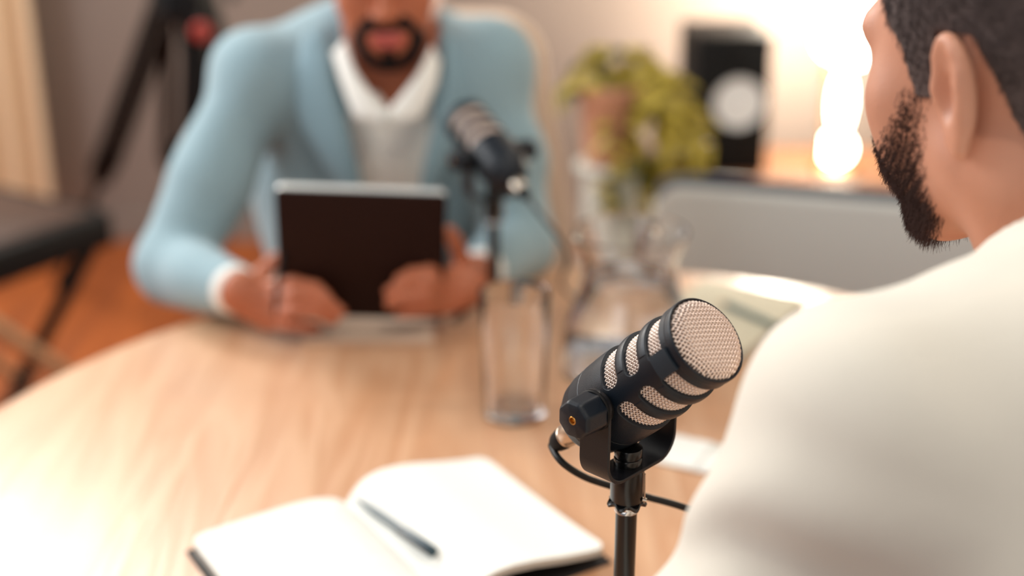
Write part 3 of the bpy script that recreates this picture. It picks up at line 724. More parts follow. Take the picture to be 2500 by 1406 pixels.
# ------------------------------------------------------------------ people
def rotm(yaw, pitch, roll=0.):
    """columns: right, face direction, up of a head that looks along +y when yaw = 0; pitch < 0 looks down"""
    return np.array((Matrix.Rotation(yaw, 3, 'Z') @ Matrix.Rotation(pitch, 3, 'X') @ Matrix.Rotation(roll, 3, 'Y')))
class Head:
    def __init__(s, origin, R, cy=0., ear_tilt=-14): s.o = np.array(origin, float); s.R = R; s.cy = cy; s.et = ear_tilt
    def w(s, p): return s.o + s.R @ np.array(p, float)
    def loc(s, P): return (P - s.o) @ s.R
    def base(s, F, g=0.0, ears=True, face=True, neck=True):
        c = lambda a, ra, b, rb, k=.012, op='u': F.cap(s.w(a), ra + g, s.w(b), rb + g, k, op)
        e = lambda p, r, k=.012, op='u', R=None: F.ell(s.w(p), np.array(r) + g, k, op, s.R if R is None else s.R @ R)
        e((0, -.012, .038), (.075, .096, .083), .02)
        e((0, .030, -.012), (.060, .060, .088), .03)
        for q in (-1, 1):
            c((q * .054, .004, -.045), .020, (q * .022, .070 + s.cy, -.094), .019, .03)
            e((q * .042, .062, -.016), (.023, .020, .022), .03)
            e((q * .030, .072 + s.cy * .6, -.048), (.020, .018, .020), .03)
        e((0, .076 + s.cy, -.094), (.024, .019, .018), .02)
        if neck:
            c((0, -.028, -.040), .056, (0, -.060, -.165), .060, .03)
            for q in (-1, 1): c((q * .050, -.020, -.060), .018, (q * .020, -.002, -.165), .016, .03)
        if face:
            c((-.034, .084, .030), .011, (.034, .084, .030), .011, .02)
            for q in (-1, 1):
                e((q * .031, .099, .010), (.016, .012, .010), .012, 's')
                e((q * .031, .076, .010), (.0145, .0125, .0105), .004)
            c((0, .090, .022), .007, (0, .111, -.020), .0105, .012)
            for q in (-1, 1): e((q * .012, .100, -.023), (.0085, .010, .0075), .006)
            e((0, .094, -.062), (.030, .014, .024), .02)
            e((0, .1065, -.0525), (.022, .0060, .0050), .005); e((0, .1055, -.0625), (.019, .0070, .0062), .005)
            c((-.022, .109, -.0573), .0012, (.022, .109, -.0573), .0012, .004, 's')
        if ears:
            for q in (-1, 1):
                A = np.array(Matrix.Rotation(math.radians(s.et), 3, 'X')) @ np.array(Matrix.Rotation(math.radians(q * 24), 3, 'Z'))
                E0 = np.array((q * .0810, -.014, .000)); L = lambda p: E0 + A @ np.array(p)
                F.ell(s.w(E0), np.array((.0080, .0205, .0325)) + g, .006, 'u', s.R @ A)
                F.ell(s.w(L((q * .008, .004, .000))), np.array((.0100, .0110, .0175)), .004, 's', s.R @ A)
                F.ell(s.w(L((q * .0075, .000, .0195))), np.array((.0040, .0100, .0055)), .004, 's', s.R @ A)
                pts = [(q * .004, .0155 * math.cos(a_), .006 + .0275 * math.sin(a_)) for a_ in np.radians(np.arange(10, 215, 14))] + [(q * .003, -.009, -.022)]
                F.chain([s.w(L(p)) for p in pts], [.0036 + g] * len(pts), .004)
                F.ell(s.w(L((q * .001, -.001, -.029))), np.array((.0048, .0095, .0095)) + g, .006, 'u', s.R @ A)
                c((q * .074, .003, -.004), .0055, (q * .078, .003, .004), .0045, .006)
    def shell(s, name, m, parent, g, vox, lo, hi, region, noise=.0, **kw):
        """hair or beard: the head grown by g, kept only where region(local) < 0"""
        C = np.array([s.w((x, y, z)) for x in (lo[0], hi[0]) for y in (lo[1], hi[1]) for z in (lo[2], hi[2])])
        F = Field(C.min(0), C.max(0), vox); s.base(F, g, ears=False, face=False, neck=kw.get('neck', False)); 
        if kw.get('lip'): F.ell(s.w((0, .094, -.062)), np.array((.030, .014, .024)) + g, .02, 'u', s.R)
        def fn(P):
            p = s.loc(P); r = region(p)
            if noise: r = r + noise * (np.sin(p[..., 0] * 900) * np.sin(p[..., 2] * 1100 + p[..., 1] * 700))
            return r
        F.apply(fn, mode='max')
        # keep a closed border
        F.a[0] = F.a[-1] = 1; F.a[:, 0] = F.a[:, -1] = 1; F.a[:, :, 0] = F.a[:, :, -1] = 1
        return F.obj(name, m, parent)
    def lips(s, P):
        p = s.loc(P); return ((p[:, 1] > .099) & (((p[:, 0] / .0225) ** 2 + ((p[:, 2] + .0578) / .0105) ** 2) < 1.25)).astype(int)
    def eyes(s, parent, iris=True):
        for q in (-1, 1):
            T = Matrix.Translation(Vector(s.w((q * .0295, .0745, .010)))) @ Matrix(s.R.tolist()).to_4x4() @ Matrix.Rotation(math.radians(-90), 4, 'X')
            r = .0112
            mb = MB().lathe([(r * math.sin(a_), r * math.cos(a_)) for a_ in np.radians(np.arange(0, 181, 12))], 24)
            eb = mesh('eyeball', [tuple(T @ v) for v in mb.V], mb.F, M['eye'], parent, world=True)
            if not iris: continue
            mb = MB().lathe([((r + .0002) * math.sin(a_), (r + .0002) * math.cos(a_)) for a_ in np.radians([0, 8, 16, 24, 29])], 24)
            mesh('iris', [tuple(T @ v) for v in mb.V], mb.F, M['iris'], eb, world=True)
            mb = MB()
            P = [s.w((q * (.014 + .036 * k / 8), .0955 - .016 * (k / 8) ** 2, .030 + .005 * math.sin(k / 8 * math.pi) )) for k in range(9)]
            mb.tube(P, [.0012, .0024, .003, .003, .003, .0028, .0024, .002, .001], 8)
            mesh('eyebrow', [tuple(v) for v in mb.V], mb.F, M['beard_far'], parent, world=True)
def hairline(y, ear=True):
    ys = [-.13, -.085, -.055, -.038, -.032, -.024, .002, .010, .026, .034, .052, .074, .13]
    zs = [-.075, -.072, -.050, -.016, .014, .034, .036, -.006, -.006, .026, .040, .078, .085]
    return np.interp(y, ys, zs)
def hand(F, palm, fingers, thumb, wrist, pr=.024, fr=.0088, k=.008):
    palm = np.array(palm); wrist = np.array(wrist)
    knucks = [np.array(f[0]) for f in fingers]
    for kn in knucks: F.cap(wrist * .35 + palm * .65, pr * .62, kn, fr * 1.15, .016)
    F.cap(wrist, .025, palm, pr * .8, .02)
    for j, f in enumerate(fingers):
        r = fr * (1, 1.04, 1, .86)[j]; F.chain(f, [r * 1.08, r * 1.02, r * .96, r * .88][:len(f)], k * .5)
    F.chain(thumb, [fr * 1.55, fr * 1.25, fr * 1.1, fr * 1.0][:len(thumb)], k)

def folds(F, lo, hi, amp, fx, seed, ridged=False):
    r = np.random.default_rng(seed); K = r.normal(size=(5, 3)); K /= np.linalg.norm(K, axis=1)[:, None]; ph = r.uniform(0, 6.28, 5); fr = r.uniform(.6, 1.4, 5) * fx
    def fn(P):
        o = 0
        for i in range(5): o = o + np.sin(P @ (K[i] * fr[i]) + ph[i] + 1.2 * np.sin(P @ (K[(i + 1) % 5] * fr[i] * .5)))
        return o * amp / 3 if not ridged else (np.abs(o) * -1.1 + .8) * amp / 2.2
    F.apply(fn, lo, hi)

def strands(name, m, parent, Hd, lo, hi, n, region, dirf, length, rad, lip=False, soft=.008, seed=1, g=0., neck=False):
    C = np.array([Hd.w((x, y, z)) for x in (lo[0], hi[0]) for y in (lo[1], hi[1]) for z in (lo[2], hi[2])])
    F = Field(C.min(0), C.max(0), .003); Hd.base(F, g, ears=False, face=False, neck=neck)
    if lip: F.ell(Hd.w((0, .094, -.062)), (.030, .014, .024), .02, 'u', Hd.R)
    V, Q = F.mesh(); r = np.random.default_rng(seed); P0 = V[Q]
    nrm = np.cross(P0[:, 2] - P0[:, 0], P0[:, 3] - P0[:, 1]); nrm /= np.linalg.norm(nrm, axis=1)[:, None] + 1e-12
    cen = P0.mean(1); cl = Hd.loc(cen)
    if ((cl * (nrm @ Hd.R)).sum(1)).mean() < 0: nrm = -nrm
    d = region(cl); pr = np.clip(-d / soft, 0, 1); ok = pr > 0
    if not ok.any(): return None
    pr = pr * ok; i = r.choice(len(cen), n, p=pr / pr.sum()); a, b = r.random((2, n, 1))
    base = P0[i, 0] * (1 - a) * (1 - b) + P0[i, 1] * a * (1 - b) + P0[i, 2] * a * b + P0[i, 3] * (1 - a) * b
    N = nrm[i]; bl = Hd.loc(base); D = dirf(bl) @ Hd.R.T + r.normal(size=(n, 3)) * .22
    D = D - N * np.minimum((D * N).sum(1), 0)[:, None]; D /= np.linalg.norm(D, axis=1)[:, None]
    L = length(bl) * r.uniform(.6, 1.2, n)
    pts = [base - N * .001, base + (D * .5 + N * .28) * L[:, None] * .8, base + (D * 1.0 + N * .22) * L[:, None]]
    rr = [rad, rad * .9, rad * .3]; X = np.cross(D, N); X /= np.linalg.norm(X, axis=1)[:, None] + 1e-9; Y = np.cross(X, D)
    Vs = np.zeros((n, 3, 3, 3))
    for k in range(3):
        for j in range(3):
            an_ = j * 2 * math.pi / 3; Vs[:, k, j] = pts[k] + (X * math.cos(an_) + Y * math.sin(an_)) * rr[k]
    o_ = np.arange(n)[:, None] * 9
    Fq = np.concatenate([o_ + np.array([[k * 3 + j, k * 3 + (j + 1) % 3, (k + 1) * 3 + (j + 1) % 3, (k + 1) * 3 + j]]) for k in range(2) for j in range(3)])
    return mesh(name, Vs.reshape(-1, 3), Fq, m, parent, True, world=True)

# ---- far man in the blue jacket
far = thing('person', 'bearded man in pale blue jacket and white shirt holding a tablet in both hands', 'person', (-.19, 2.2, 0))
Rf = rotm(math.radians(180 + 3), math.radians(-14), math.radians(2))
mouth = np.array(W(946, 98, 1.915)); HF = Head(mouth - Rf @ np.array((0, .106, -.058)), Rf)
shA, shB = np.array(W(628, 190, 2.05)), np.array(W(1185, 172, 2.07))          # his right and left shoulder joints
elA, elB = np.array(W(425, 650, 1.98)), np.array(W(1262, 600, 2.08))
wrA, wrB = np.array(W(585, 712, 1.835)), np.array(W(1168, 672, 1.90))
neckb = HF.w((0, -.060, -.165)); chest = np.array(W(930, 330, 2.13)); belly = np.array((-.19, 2.13, .74)); hipc = np.array((-.19, 2.22, .56))
# tablet plane: top edge nearer to the camera
tb_t, tb_b = np.array(W(897, 472, 1.745)), np.array(W(884, 775, 1.845)); 
tz = (tb_t - tb_b); TLn = np.linalg.norm(tz); tz /= TLn; tx_ = np.array((1, .02, 0)); tx_ /= np.linalg.norm(tx_); ty_ = np.cross(tz, tx_)   # ty_: away from the camera
TW = .216
fingA = [[W(650, 700, 1.835), W(715, 690, 1.805), W(770, 702, 1.797), W(795, 722, 1.797)],
         [W(645, 730, 1.83), W(720, 722, 1.80), W(795, 735, 1.797), W(832, 762, 1.80)],
         [W(645, 762, 1.83), W(715, 760, 1.80), W(775, 762, 1.80), W(812, 782, 1.805)],
         [W(650, 790, 1.83), W(705, 795, 1.81), W(745, 798, 1.81), W(775, 800, 1.815)]]
thA = [W(610, 715, 1.84), W(640, 668, 1.86), W(668, 640, 1.862), W(690, 622, 1.86)]
fingB = [[W(1105, 668, 1.85), W(1050, 662, 1.805), W(1005, 668, 1.797), W(975, 682, 1.797)],
         [W(1105, 695, 1.85), W(1045, 692, 1.80), W(985, 697, 1.797), W(950, 712, 1.797)],
         [W(1100, 725, 1.85), W(1040, 724, 1.80), W(985, 730, 1.797), W(952, 742, 1.80)],
         [W(1090, 752, 1.845), W(1045, 756, 1.81), W(1005, 760, 1.805), W(975, 766, 1.81)]]
thB = [W(1140, 680, 1.88), W(1128, 630, 1.87), W(1112, 590, 1.85), W(1098, 565, 1.84)]
F = Field((-.62, 1.58, .0), (.16, 2.5, 1.56), .0034)
HF.base(F)
F.ell(chest, (.150, .085, .19), .03); F.ell(belly, (.14, .10, .16), .05); F.cap(neckb, .06, chest, .09, .04)
for a_, b2, c2 in ((shA, elA, wrA), (shB, elB, wrB)):
    F.cap(chest + (0, 0, .10), .06, a_, .042, .05); F.cap(a_, .042, b2, .034, .02); F.cap(b2, .034, c2, .024, .01)
hand(F, W(625, 742, 1.84), fingA, thA, wrA); hand(F, W(1125, 715, 1.86), fingB, thB, wrB)
F.cap(belly, .12, hipc, .125, .04)
for q in (-1, 1):
    kn = np.array((-.19 + q * .11, 1.80, .50)); ft = np.array((-.19 + q * .10, 1.84, .09))
    F.cap(hipc + (q * .08, 0, -.03), .075, kn, .050, .03); F.cap(kn, .048, ft, .034, .01); F.cap(ft, .034, ft + (0, -.15, -.05), .028, .02)
F.obj('body', M['skin_far'], far, mats=[M['skin_far'], M['lips']], fm=HF.lips)
HF.eyes(far)
fh_ = HF.shell('hair', M['hair'], far, .006, .0025, (-.1, -.13, -.09), (.1, .11, .15), lambda p: (hairline(p[..., 1]) - p[..., 2]) * .7, .0004)
strands('hair_strands', M['hair'], fh_, HF, (-.1, -.13, -.09), (.1, .11, .15), 16000, lambda p: (hairline(p[..., 1]) - .002 - p[..., 2]) * .7, lambda p: np.stack([p[:, 0] * 2, -.3 + 0 * p[:, 0], np.interp(p[:, 2], [.03, .12], [-1, .1])], 1), lambda p: np.clip(.003 + p[:, 2] * .08, .003, .010), .0002, soft=.008, seed=12, g=.003)
def ring(p):
    a = np.sqrt((p[..., 0] / .041) ** 2 + ((p[..., 2] + .064) / .0375) ** 2); low = np.clip((-.050 - p[..., 2]) / .03, 0, 1)
    d = (np.abs(a - 1) - (.16 + .16 * low)) * .035
    top = np.maximum(np.abs(p[..., 2] + .0415) - .0045, np.abs(p[..., 0]) - .034)      # moustache
    soul = np.maximum(np.abs(p[..., 0]) - .009, np.abs(p[..., 2] + .083) - .012)
    d = np.minimum(np.minimum(d, top), soul)
    return np.maximum(d, .045 - p[..., 1])
HF.shell('beard', M['beard_far'], far, .0035, .002, (-.075, .03, -.13), (.075, .13, -.02), ring, .0003, lip=True)
# shirt: inside the jacket, with a V neck and collar wings
front = -1.0
F = Field((-.42, 1.90, .60), (.06, 2.30, 1.32), .004)
F.ell(chest, (.152, .094, .195), .03); F.ell(belly, (.135, .105, .17), .05); F.cap(neckb + (0, .01, -.005), .064, chest + (0, .01, .02), .098, .05)

vb = np.array(W(945, 268, 1.93))                                    # bottom of the open neck
def vcut(P):
    x = P[..., 0] - vb[0]; z = P[..., 2] - vb[2] + .034; return np.maximum(np.maximum(np.abs(x) - z * .60, -z), P[..., 1] - (neckb[1] + .02))
F.apply(lambda P: -vcut(P) * .8, mode='max')
F.apply(lambda P: (P[..., 2] - (neckb[2] + .005)) + (P[..., 1] - neckb[1]) * -.25, mode='max')
folds(F, F.lo, F.lo + F.v * F.n, .0022, 45, 5)
F.obj('shirt', M['shirt'], far)
def strip(name, m, parent, L_, R_, th_, rows=20):
    """a strip of cloth between two edge curves, with thickness towards the camera"""
    A = spline(L_, 6); B = spline(R_, 6); n_ = len(A); V = []; Fc = []
    for k in (0, 1):
        for a_, b2 in zip(A, B):
            for j in range(5):
                p = a_.lerp(b2, j / 4); p = p + Vector((0, -1, .2)) * (math.sin(j / 4 * math.pi) * th_ * .6 + k * th_ * .5); V.append(p)
    ix = lambda k, i, j: k * n_ * 5 + i * 5 + j
    for i in range(n_ - 1):
        for j in range(4): Fc += [(ix(1, i, j), ix(1, i + 1, j), ix(1, i + 1, j + 1), ix(1, i, j + 1)), (ix(0, i, j), ix(0, i, j + 1), ix(0, i + 1, j + 1), ix(0, i + 1, j))]
        Fc += [(ix(0, i, 0), ix(0, i + 1, 0), ix(1, i + 1, 0), ix(1, i, 0)), (ix(0, i, 4), ix(1, i, 4), ix(1, i + 1, 4), ix(0, i + 1, 4))]
    for i in (0, n_ - 1):
        for j in range(4): Fc.append((ix(0, i, j), ix(1, i, j), ix(1, i, j + 1), ix(0, i, j + 1)))
    return mesh(name, [tuple(v) for v in V], Fc, m, parent, world=True)
def on_chest(px, py, out=.0):
    """point of the chest front seen at a pixel: intersects the view ray with the torso ellipsoid"""
    c_ = np.array(chest); r_ = np.array((.205, .135 + out, .245)); d = np.array(W(px, py, 1)) - np.array((0, 0, TABLE + CAM_H)); o_ = np.array((0, 0, TABLE + CAM_H)) - c_
    A = ((d / r_) ** 2).sum(); B = (2 * d * o_ / r_ ** 2).sum(); C_ = ((o_ / r_) ** 2).sum() - 1; D = B * B - 4 * A * C_
    t_ = (-B - math.sqrt(D)) / (2 * A) if D > 0 else -B / (2 * A)
    return W(px, py, t_)
def cc(pts, out=0.0): return [on_chest(x, y, out) for x, y in pts]
strip('collar', M['shirt'], far, [W(842, 95, 1.955), W(868, 170, 1.945), W(905, 225, 1.94), W(945, 272, 1.94)], [W(812, 130, 1.97), W(838, 215, 1.95), W(872, 290, 1.94), (W(922, 300, 1.94))], .006)
strip('collar', M['shirt'], far, [W(1055, 110, 1.965), W(1022, 175, 1.95), W(985, 225, 1.945), W(947, 272, 1.94)], [W(1075, 150, 1.985), W(1062, 215, 1.965), W(1020, 290, 1.95), W(968, 300, 1.94)], .006)
# jacket: torso and sleeves, open at the front
F = Field((-.62, 1.70, .50), (.20, 2.40, 1.34), .0042)
F.ell(chest + (0, .012, 0), (.175, .112, .215), .03); F.ell(belly + (0, .01, 0), (.215, .130, .20), .08); F.ell((chest + belly) / 2 + (0, .01, 0), (.195, .120, .20), .06)
F.cap(chest + (-.06, .03, .10), .09, chest + (.06, .03, .10), .09, .04)
for a_, b2, c2, sg in ((shA, elA, wrA, -1), (shB, elB, wrB, 1)):
    F.cap(neckb + (sg * .045, .02, -.010), .042, a_ + (0, .01, .006), .056, .05)
    F.cap(chest + (sg * .08, .02, .06), .085, a_, .060, .06)
    F.cap(a_, .062, a_ * .5 + b2 * .5, .056, .03); F.cap(a_ * .5 + b2 * .5, .056, b2, .053, .03); F.cap(b2, .053, b2 * .15 + c2 * .85, .040, .02)
xc = vb[0] + .004
def opening(P):
    z = P[..., 2]; hw = np.interp(z, [.70, .86, .95, 1.06, 1.12, 1.25], [.040, .052, .057, .062, .070, .085])
    return np.maximum(np.abs(P[..., 0] - xc) - hw, P[..., 1] - (chest[1] - .02))
F.apply(lambda P: -opening(P) * .9, mode='max')
F.apply(lambda P: .064 - np.sqrt((P[..., 0] - neckb[0]) ** 2 + (P[..., 1] - neckb[1]) ** 2) - np.maximum(0, neckb[2] - .02 - P[..., 2]) * 2, mode='max')
folds(F, F.lo, F.lo + F.v * F.n, .0055, 30, 11)
F.obj('jacket', M['jacket'], far)
strip('lapel', M['jacket_dark'], far, cc([(800, 60), (812, 170), (850, 300), (872, 400), (885, 520)], .012), cc([(738, 90), (722, 190), (728, 290), (790, 400), (862, 530)], .006), .008)
strip('lapel', M['jacket_dark'], far, cc([(1078, 80), (1085, 180), (1062, 290), (1035, 400), (1020, 520)], .012), cc([(1130, 100), (1155, 200), (1150, 300), (1090, 400), (1038, 530)], .006), .008)
for c2, b2 in ((wrA, elA), (wrB, elB)):
    d = (b2 - c2) / np.linalg.norm(b2 - c2)
    mb = MB().tube([Vector(c2 + d * .000), Vector(c2 + d * .006), Vector(c2 + d * .035), Vector(c2 + d * .06)], [.031, .0335, .0345, .034], 32)
    mesh('shirt_cuff', [tuple(v) for v in mb.V], mb.F, M['shirt'], far, world=True)
F = Field((-.46, 1.60, 0.0), (.10, 2.45, .72), .007)
F.cap(belly + (0, 0, -.06), .135, hipc, .145, .04)
for q in (-1, 1):
    kn = np.array((-.19 + q * .11, 1.80, .50)); ft = np.array((-.19 + q * .10, 1.84, .12))
    F.cap(hipc + (q * .08, 0, -.03), .09, kn, .066, .03); F.cap(kn, .064, ft, .055, .01)
F.obj('trousers', M['trousers'], far)
for q in (-1, 1):
    F = Field((-.19 + q * .10 - .08, 1.60, -.01), (-.19 + q * .10 + .08, 1.95, .16), .004)
    F.cap((-.19 + q * .10, 1.84, .045), .040, (-.19 + q * .10, 1.70, .038), .034, .03); F.cap((-.19 + q * .10, 1.84, .09), .042, (-.19 + q * .10, 1.84, .05), .04, .03)
    F.apply(lambda P: .002 - P[..., 2], mode='max'); F.obj('shoe', M['black'], far)

# tablet in a brown cover
TM = Matrix(((tx_[0], ty_[0], tz[0], tb_b[0]), (tx_[1], ty_[1], tz[1], tb_b[1]), (tx_[2], ty_[2], tz[2], tb_b[2]), (0, 0, 0, 1)))
tab = thing('tablet', 'tablet computer in a dark brown folding case held by the man in blue', 'tablet', tb_b)
tab.matrix_world = TM
Rx = Matrix.Rotation(math.radians(90), 4, 'X')                      # slab thickness along local y
MB().box((0, TLn / 2, -.0030), (TW, TLn, .0055), Rx, bev=.008).obj('case', M['tablet_cover'], tab)
MB().box((0, TLn / 2, -.0126), (TW - .002, TLn + .001, .0135), Rx, bev=.008).obj('housing', M['aluminium'], tab)['label'] = 'silver tablet edge'
MB().box((0, TLn / 2, -.0196), (TW - .02, TLn - .02, .0006), Rx, bev=.004).obj('screen', M['screen'], tab)
# the thin pen between his right fingers
pa2, pb2 = W(686, 640, 1.79), W(676, 720, 1.785)
pn2 = thing('pen', 'slim black pen held between the fingers of the man in blue', 'pen', pb2); q3 = (pa2 - pb2).to_track_quat('Z', 'Y').to_matrix().to_4x4(); l3 = (pa2 - pb2).length
MB().lathe([(0, -.028), (.0008, -.027), (.0035, -.012), (.0038, .0), (.0038, l3 + .06), (0, l3 + .06)], 20, q3).obj('barrel', M['black'], pn2)
MB().lathe([(0, l3 + .0602), (.0034, l3 + .0602), (.0032, l3 + .07), (0, l3 + .071)], 20, q3).obj('end_button', M['chrome'], pn2)

# ---- near man in the cream top, seen from behind
near = thing('person', 'man in cream top with short dark hair and beard, seen from behind at right', 'person', (.45, .25, 0))
Rn = rotm(math.radians(33), math.radians(-8), math.radians(-6))
ear = np.array(W(2335, 235, .80)); HN = Head(ear - Rn @ np.array((-.081, -.014, 0)), Rn, -.014, 2)
nb_ = HN.w((0, -.070, -.165)); nsh = np.array(W(2142, 1020, .72)); tor = np.array((math.cos(math.radians(24)), math.sin(math.radians(24)), 0))
nshR = nsh + tor * .37; mid = (nsh + nshR) / 2; nel = np.array((.052, .63, TABLE + .085)); nwr = np.array((.17, .84, TABLE + .045))
nelR = nshR + np.array((.10, .0, -.28)); nelR[2] = TABLE + .07; nwrR = nelR + np.array((-.12, .20, -.025))
tch = mid + np.array((.02, -.07, -.13)); thip = np.array((.44, .33, .54)); tbel = (tch + thip) / 2 + np.array((.01, -.03, 0))
F = Field((-.02, -.02, 0.0), (.92, 1.15, 1.52), .0034)
HN.base(F)
F.cap(nb_, .06, mid + (0, -.02, 0), .07, .04)
def torso(F, g):
    F.cap(mid + tor * -.09 + (0, -.03, -.04), .085 + g, mid + tor * .09 + (0, -.03, -.04), .085 + g, .06)
    F.cap(mid + (0, -.03, -.05), .09 + g, tch, .11 + g, .06); F.cap(tch - tor * .05, .105 + g, tbel - tor * .03, .10 + g, .06); F.cap(tch + tor * .05, .105 + g, tbel + tor * .03, .10 + g, .06); F.cap(tbel, .125 + g, thip, .13 + g, .06)
torso(F, 0)
for s_, e2_, w2_ in ((nsh, nel, nwr), (nshR, nelR, nwrR)):
    F.cap(mid + (0, -.01, -.02), .05, s_, .045, .05); F.cap(s_, .045, e2_, .036, .02); F.cap(e2_, .036, w2_, .026, .01)
    d = (w2_ - e2_) / np.linalg.norm(w2_ - e2_); sd = np.array((-d[1], d[0], 0)); sd /= np.linalg.norm(sd); inn = 1 if s_ is nshR else -1
    pal = w2_ + d * .05 + np.array((0, 0, -.006)); fs = []
    for j in range(4):
        b0 = w2_ + d * (.088 - .004 * abs(j - 1)) + sd * (inn * (.030 - .020 * j)); ln = (.070, .078, .072, .058)[j]
        fs.append([b0, b0 + d * ln * .45 + np.array((0, 0, .006)), b0 + d * ln * .78, b0 + d * ln + np.array((0, 0, -.010))])
    tb2 = [w2_ + d * .02 + sd * inn * .020, w2_ + d * .05 + sd * inn * .045, w2_ + d * .080 + sd * inn * .056, w2_ + d * .10 + sd * inn * .056 + np.array((0, 0, -.006))]
    hand(F, pal, fs, tb2, w2_)
for q in (-1, 1):
    kn = thip + np.array((q * .14 - .10, .40, -.03)); ft = kn + np.array((0, -.02, -.42))
    F.cap(thip + tor * q * .08, .08, kn, .052, .03); F.cap(kn, .05, ft, .035, .01); F.cap(ft, .034, ft + (-.03, .13, -.04), .027, .02)
F.obj('body', M['skin_near'], near, mats=[M['skin_near'], M['lips']], fm=HN.lips)
HN.eyes(near, False)
nh_ = HN.shell('hair', M['hair_near'], near, .0030, .0022, (-.1, -.13, -.10), (.1, .11, .15), lambda p: (hairline(p[..., 1]) - p[..., 2]) * .7, .0006, neck=True)
def fullbeard(p):
    y = p[..., 1]; z = p[..., 2]
    top = np.interp(y, [.012, .022, .040, .052, .070, .10], [-.010, .004, .002, -.020, -.038, -.034])
    low = np.interp(y, [.006, .020, .060, .10], [-.062, -.082, -.118, -.125])
    lip = .0 + np.sqrt((p[..., 0] / .024) ** 2 + ((z + .0578) / .012) ** 2) - 1
    d = np.maximum(np.maximum(z - top, low - z), .019 + np.clip(-z - .02, 0, 1) * .10 - y); return np.maximum(d, -lip * .012)
def bdir(p): return np.stack([0 * p[:, 0], .30 + 0 * p[:, 0], -1 + 0 * p[:, 0]], 1)
strands('beard', M['beard'], near, HN, (-.085, 0, -.135), (.085, .13, .01), 17000, fullbeard, bdir, lambda p: np.clip(.0035 + (-.045 - p[:, 2]) * .08, .003, .0075), .00017, lip=True, soft=.020, seed=5)
hreg = lambda p: (hairline(p[..., 1]) - .002 - p[..., 2]) * .7
def hdir(p): return np.stack([p[:, 0] * 2, -.25 - p[:, 2] * 2, np.interp(p[:, 2], [.03, .12], [-1, .1])], 1)
strands('hair_strands', M['hair_near'], nh_, HN, (-.1, -.13, -.10), (.1, .11, .15), 46000, hreg, hdir, lambda p: np.clip(.003 + (p[:, 2] + .00) * .07, .003, .009), .00018, soft=.008, seed=7, g=.002, neck=True)
F = Field((-.04, .0, .50), (.92, 1.0, 1.36), .0042)
nn = HN.w((0, -.03, -.05)); ax = np.array(nn - nb_); ax /= np.linalg.norm(ax); axn = ax + .60 * Rn[:, 1] * np.array((1, 1, 0)); axn /= np.linalg.norm(axn)
torso(F, .022)
F.cap(mid + (0, -.01, .0), .075, nb_ + ax * .095, .066, .05)
for s_, e2_, w2_ in ((nsh, nel, nwr), (nshR, nelR, nwrR)):
    F.cap(mid + (0, -.01, .0), .070, s_, .058, .06)
    F.cap(s_, .060, s_ * .5 + e2_ * .5, .057, .04); F.cap(s_ * .5 + e2_ * .5, .057, e2_, .056, .03); F.cap(e2_, .054, e2_ * .1 + w2_ * .9, .036, .02)
ax = np.array(nn - nb_); ax /= np.linalg.norm(ax); axn = ax + .35 * Rn[:, 1] * np.array((1, 1, 0)); axn /= np.linalg.norm(axn)
def neckcut(P):
    q = P - nb_; d = np.linalg.norm(q - (q @ ax)[..., None] * ax, axis=-1); return (q - ax * .074) @ axn - np.maximum(0, d - .082) * 3
F.apply(neckcut, tuple(nb_ - .15), tuple(nb_ + .2), mode='max')
folds(F, F.lo, F.lo + F.v * F.n, .0085, 26, 3)
def sleeve(P):                                                      # wrinkles across the upper arm
    ab = nel - nsh; t_ = np.clip((P - nsh) @ ab / (ab @ ab), 0, 1); d = np.linalg.norm(P - (nsh + t_[..., None] * ab), axis=-1)
    return np.where(d < .10, np.sin(t_ * 30 + P[..., 0] * 45 + 1.6 * np.sin(P[..., 1] * 34)) * .0085 * np.clip((t_ + .05) * 3, 0, 1) * np.clip(1.15 - 1.7 * t_, .12, 1) * (.6 + .4 * np.sin(P[..., 2] * 25 + P[..., 1] * 40)) * np.clip((.10 - d) / .02, 0, 1), 0)
F.apply(sleeve, np.minimum(nsh, nel) - .08, np.maximum(nsh, nel) + .08)
F.apply(lambda P: .575 - P[..., 2] + np.abs(P[..., 0] - thip[0]) * .1, mode='max')
F.obj('sweatshirt', M['knit'], near)
mb = MB(); up = np.cross(axn, (1, 0, 0)); up /= np.linalg.norm(up); sx = np.cross(up, axn); ring_ = [Vector(nb_ + ax * .072 + (up * math.sin(a_) + sx * math.cos(a_)) * .066) for a_ in np.linspace(0, 2 * math.pi, 49)]
mb.tube(ring_, .0055, 10, caps=False); mesh('neckband', [tuple(v) for v in mb.V], mb.F, M['knit'], near, world=True)
F = Field((.0, .02, 0.0), (.92, 1.05, .72), .008)
F.cap(tbel, .135, thip, .15, .06)
for q in (-1, 1):
    kn = thip + np.array((q * .14 - .10, .40, -.03)); ft = kn + np.array((0, -.02, -.40))
    F.cap(thip + tor * q * .08, .095, kn, .068, .03); F.cap(kn, .066, ft, .052, .01)
F.obj('trousers', M['trousers'], near)
for q in (-1, 1):
    kn = thip + np.array((q * .14 - .10, .40, -.03)); ft = kn + np.array((0, -.02, -.42)); ft[2] = .05
    F = Field(ft - (.1, .1, .06), ft + (.07, .24, .12), .004)
    F.cap(ft, .042, ft + (-.03, .14, -.008), .034, .03); F.cap(ft + (0, 0, .04), .042, ft, .04, .03); F.apply(lambda P: .002 - P[..., 2], mode='max')
    F.obj('shoe', M['black'], near)
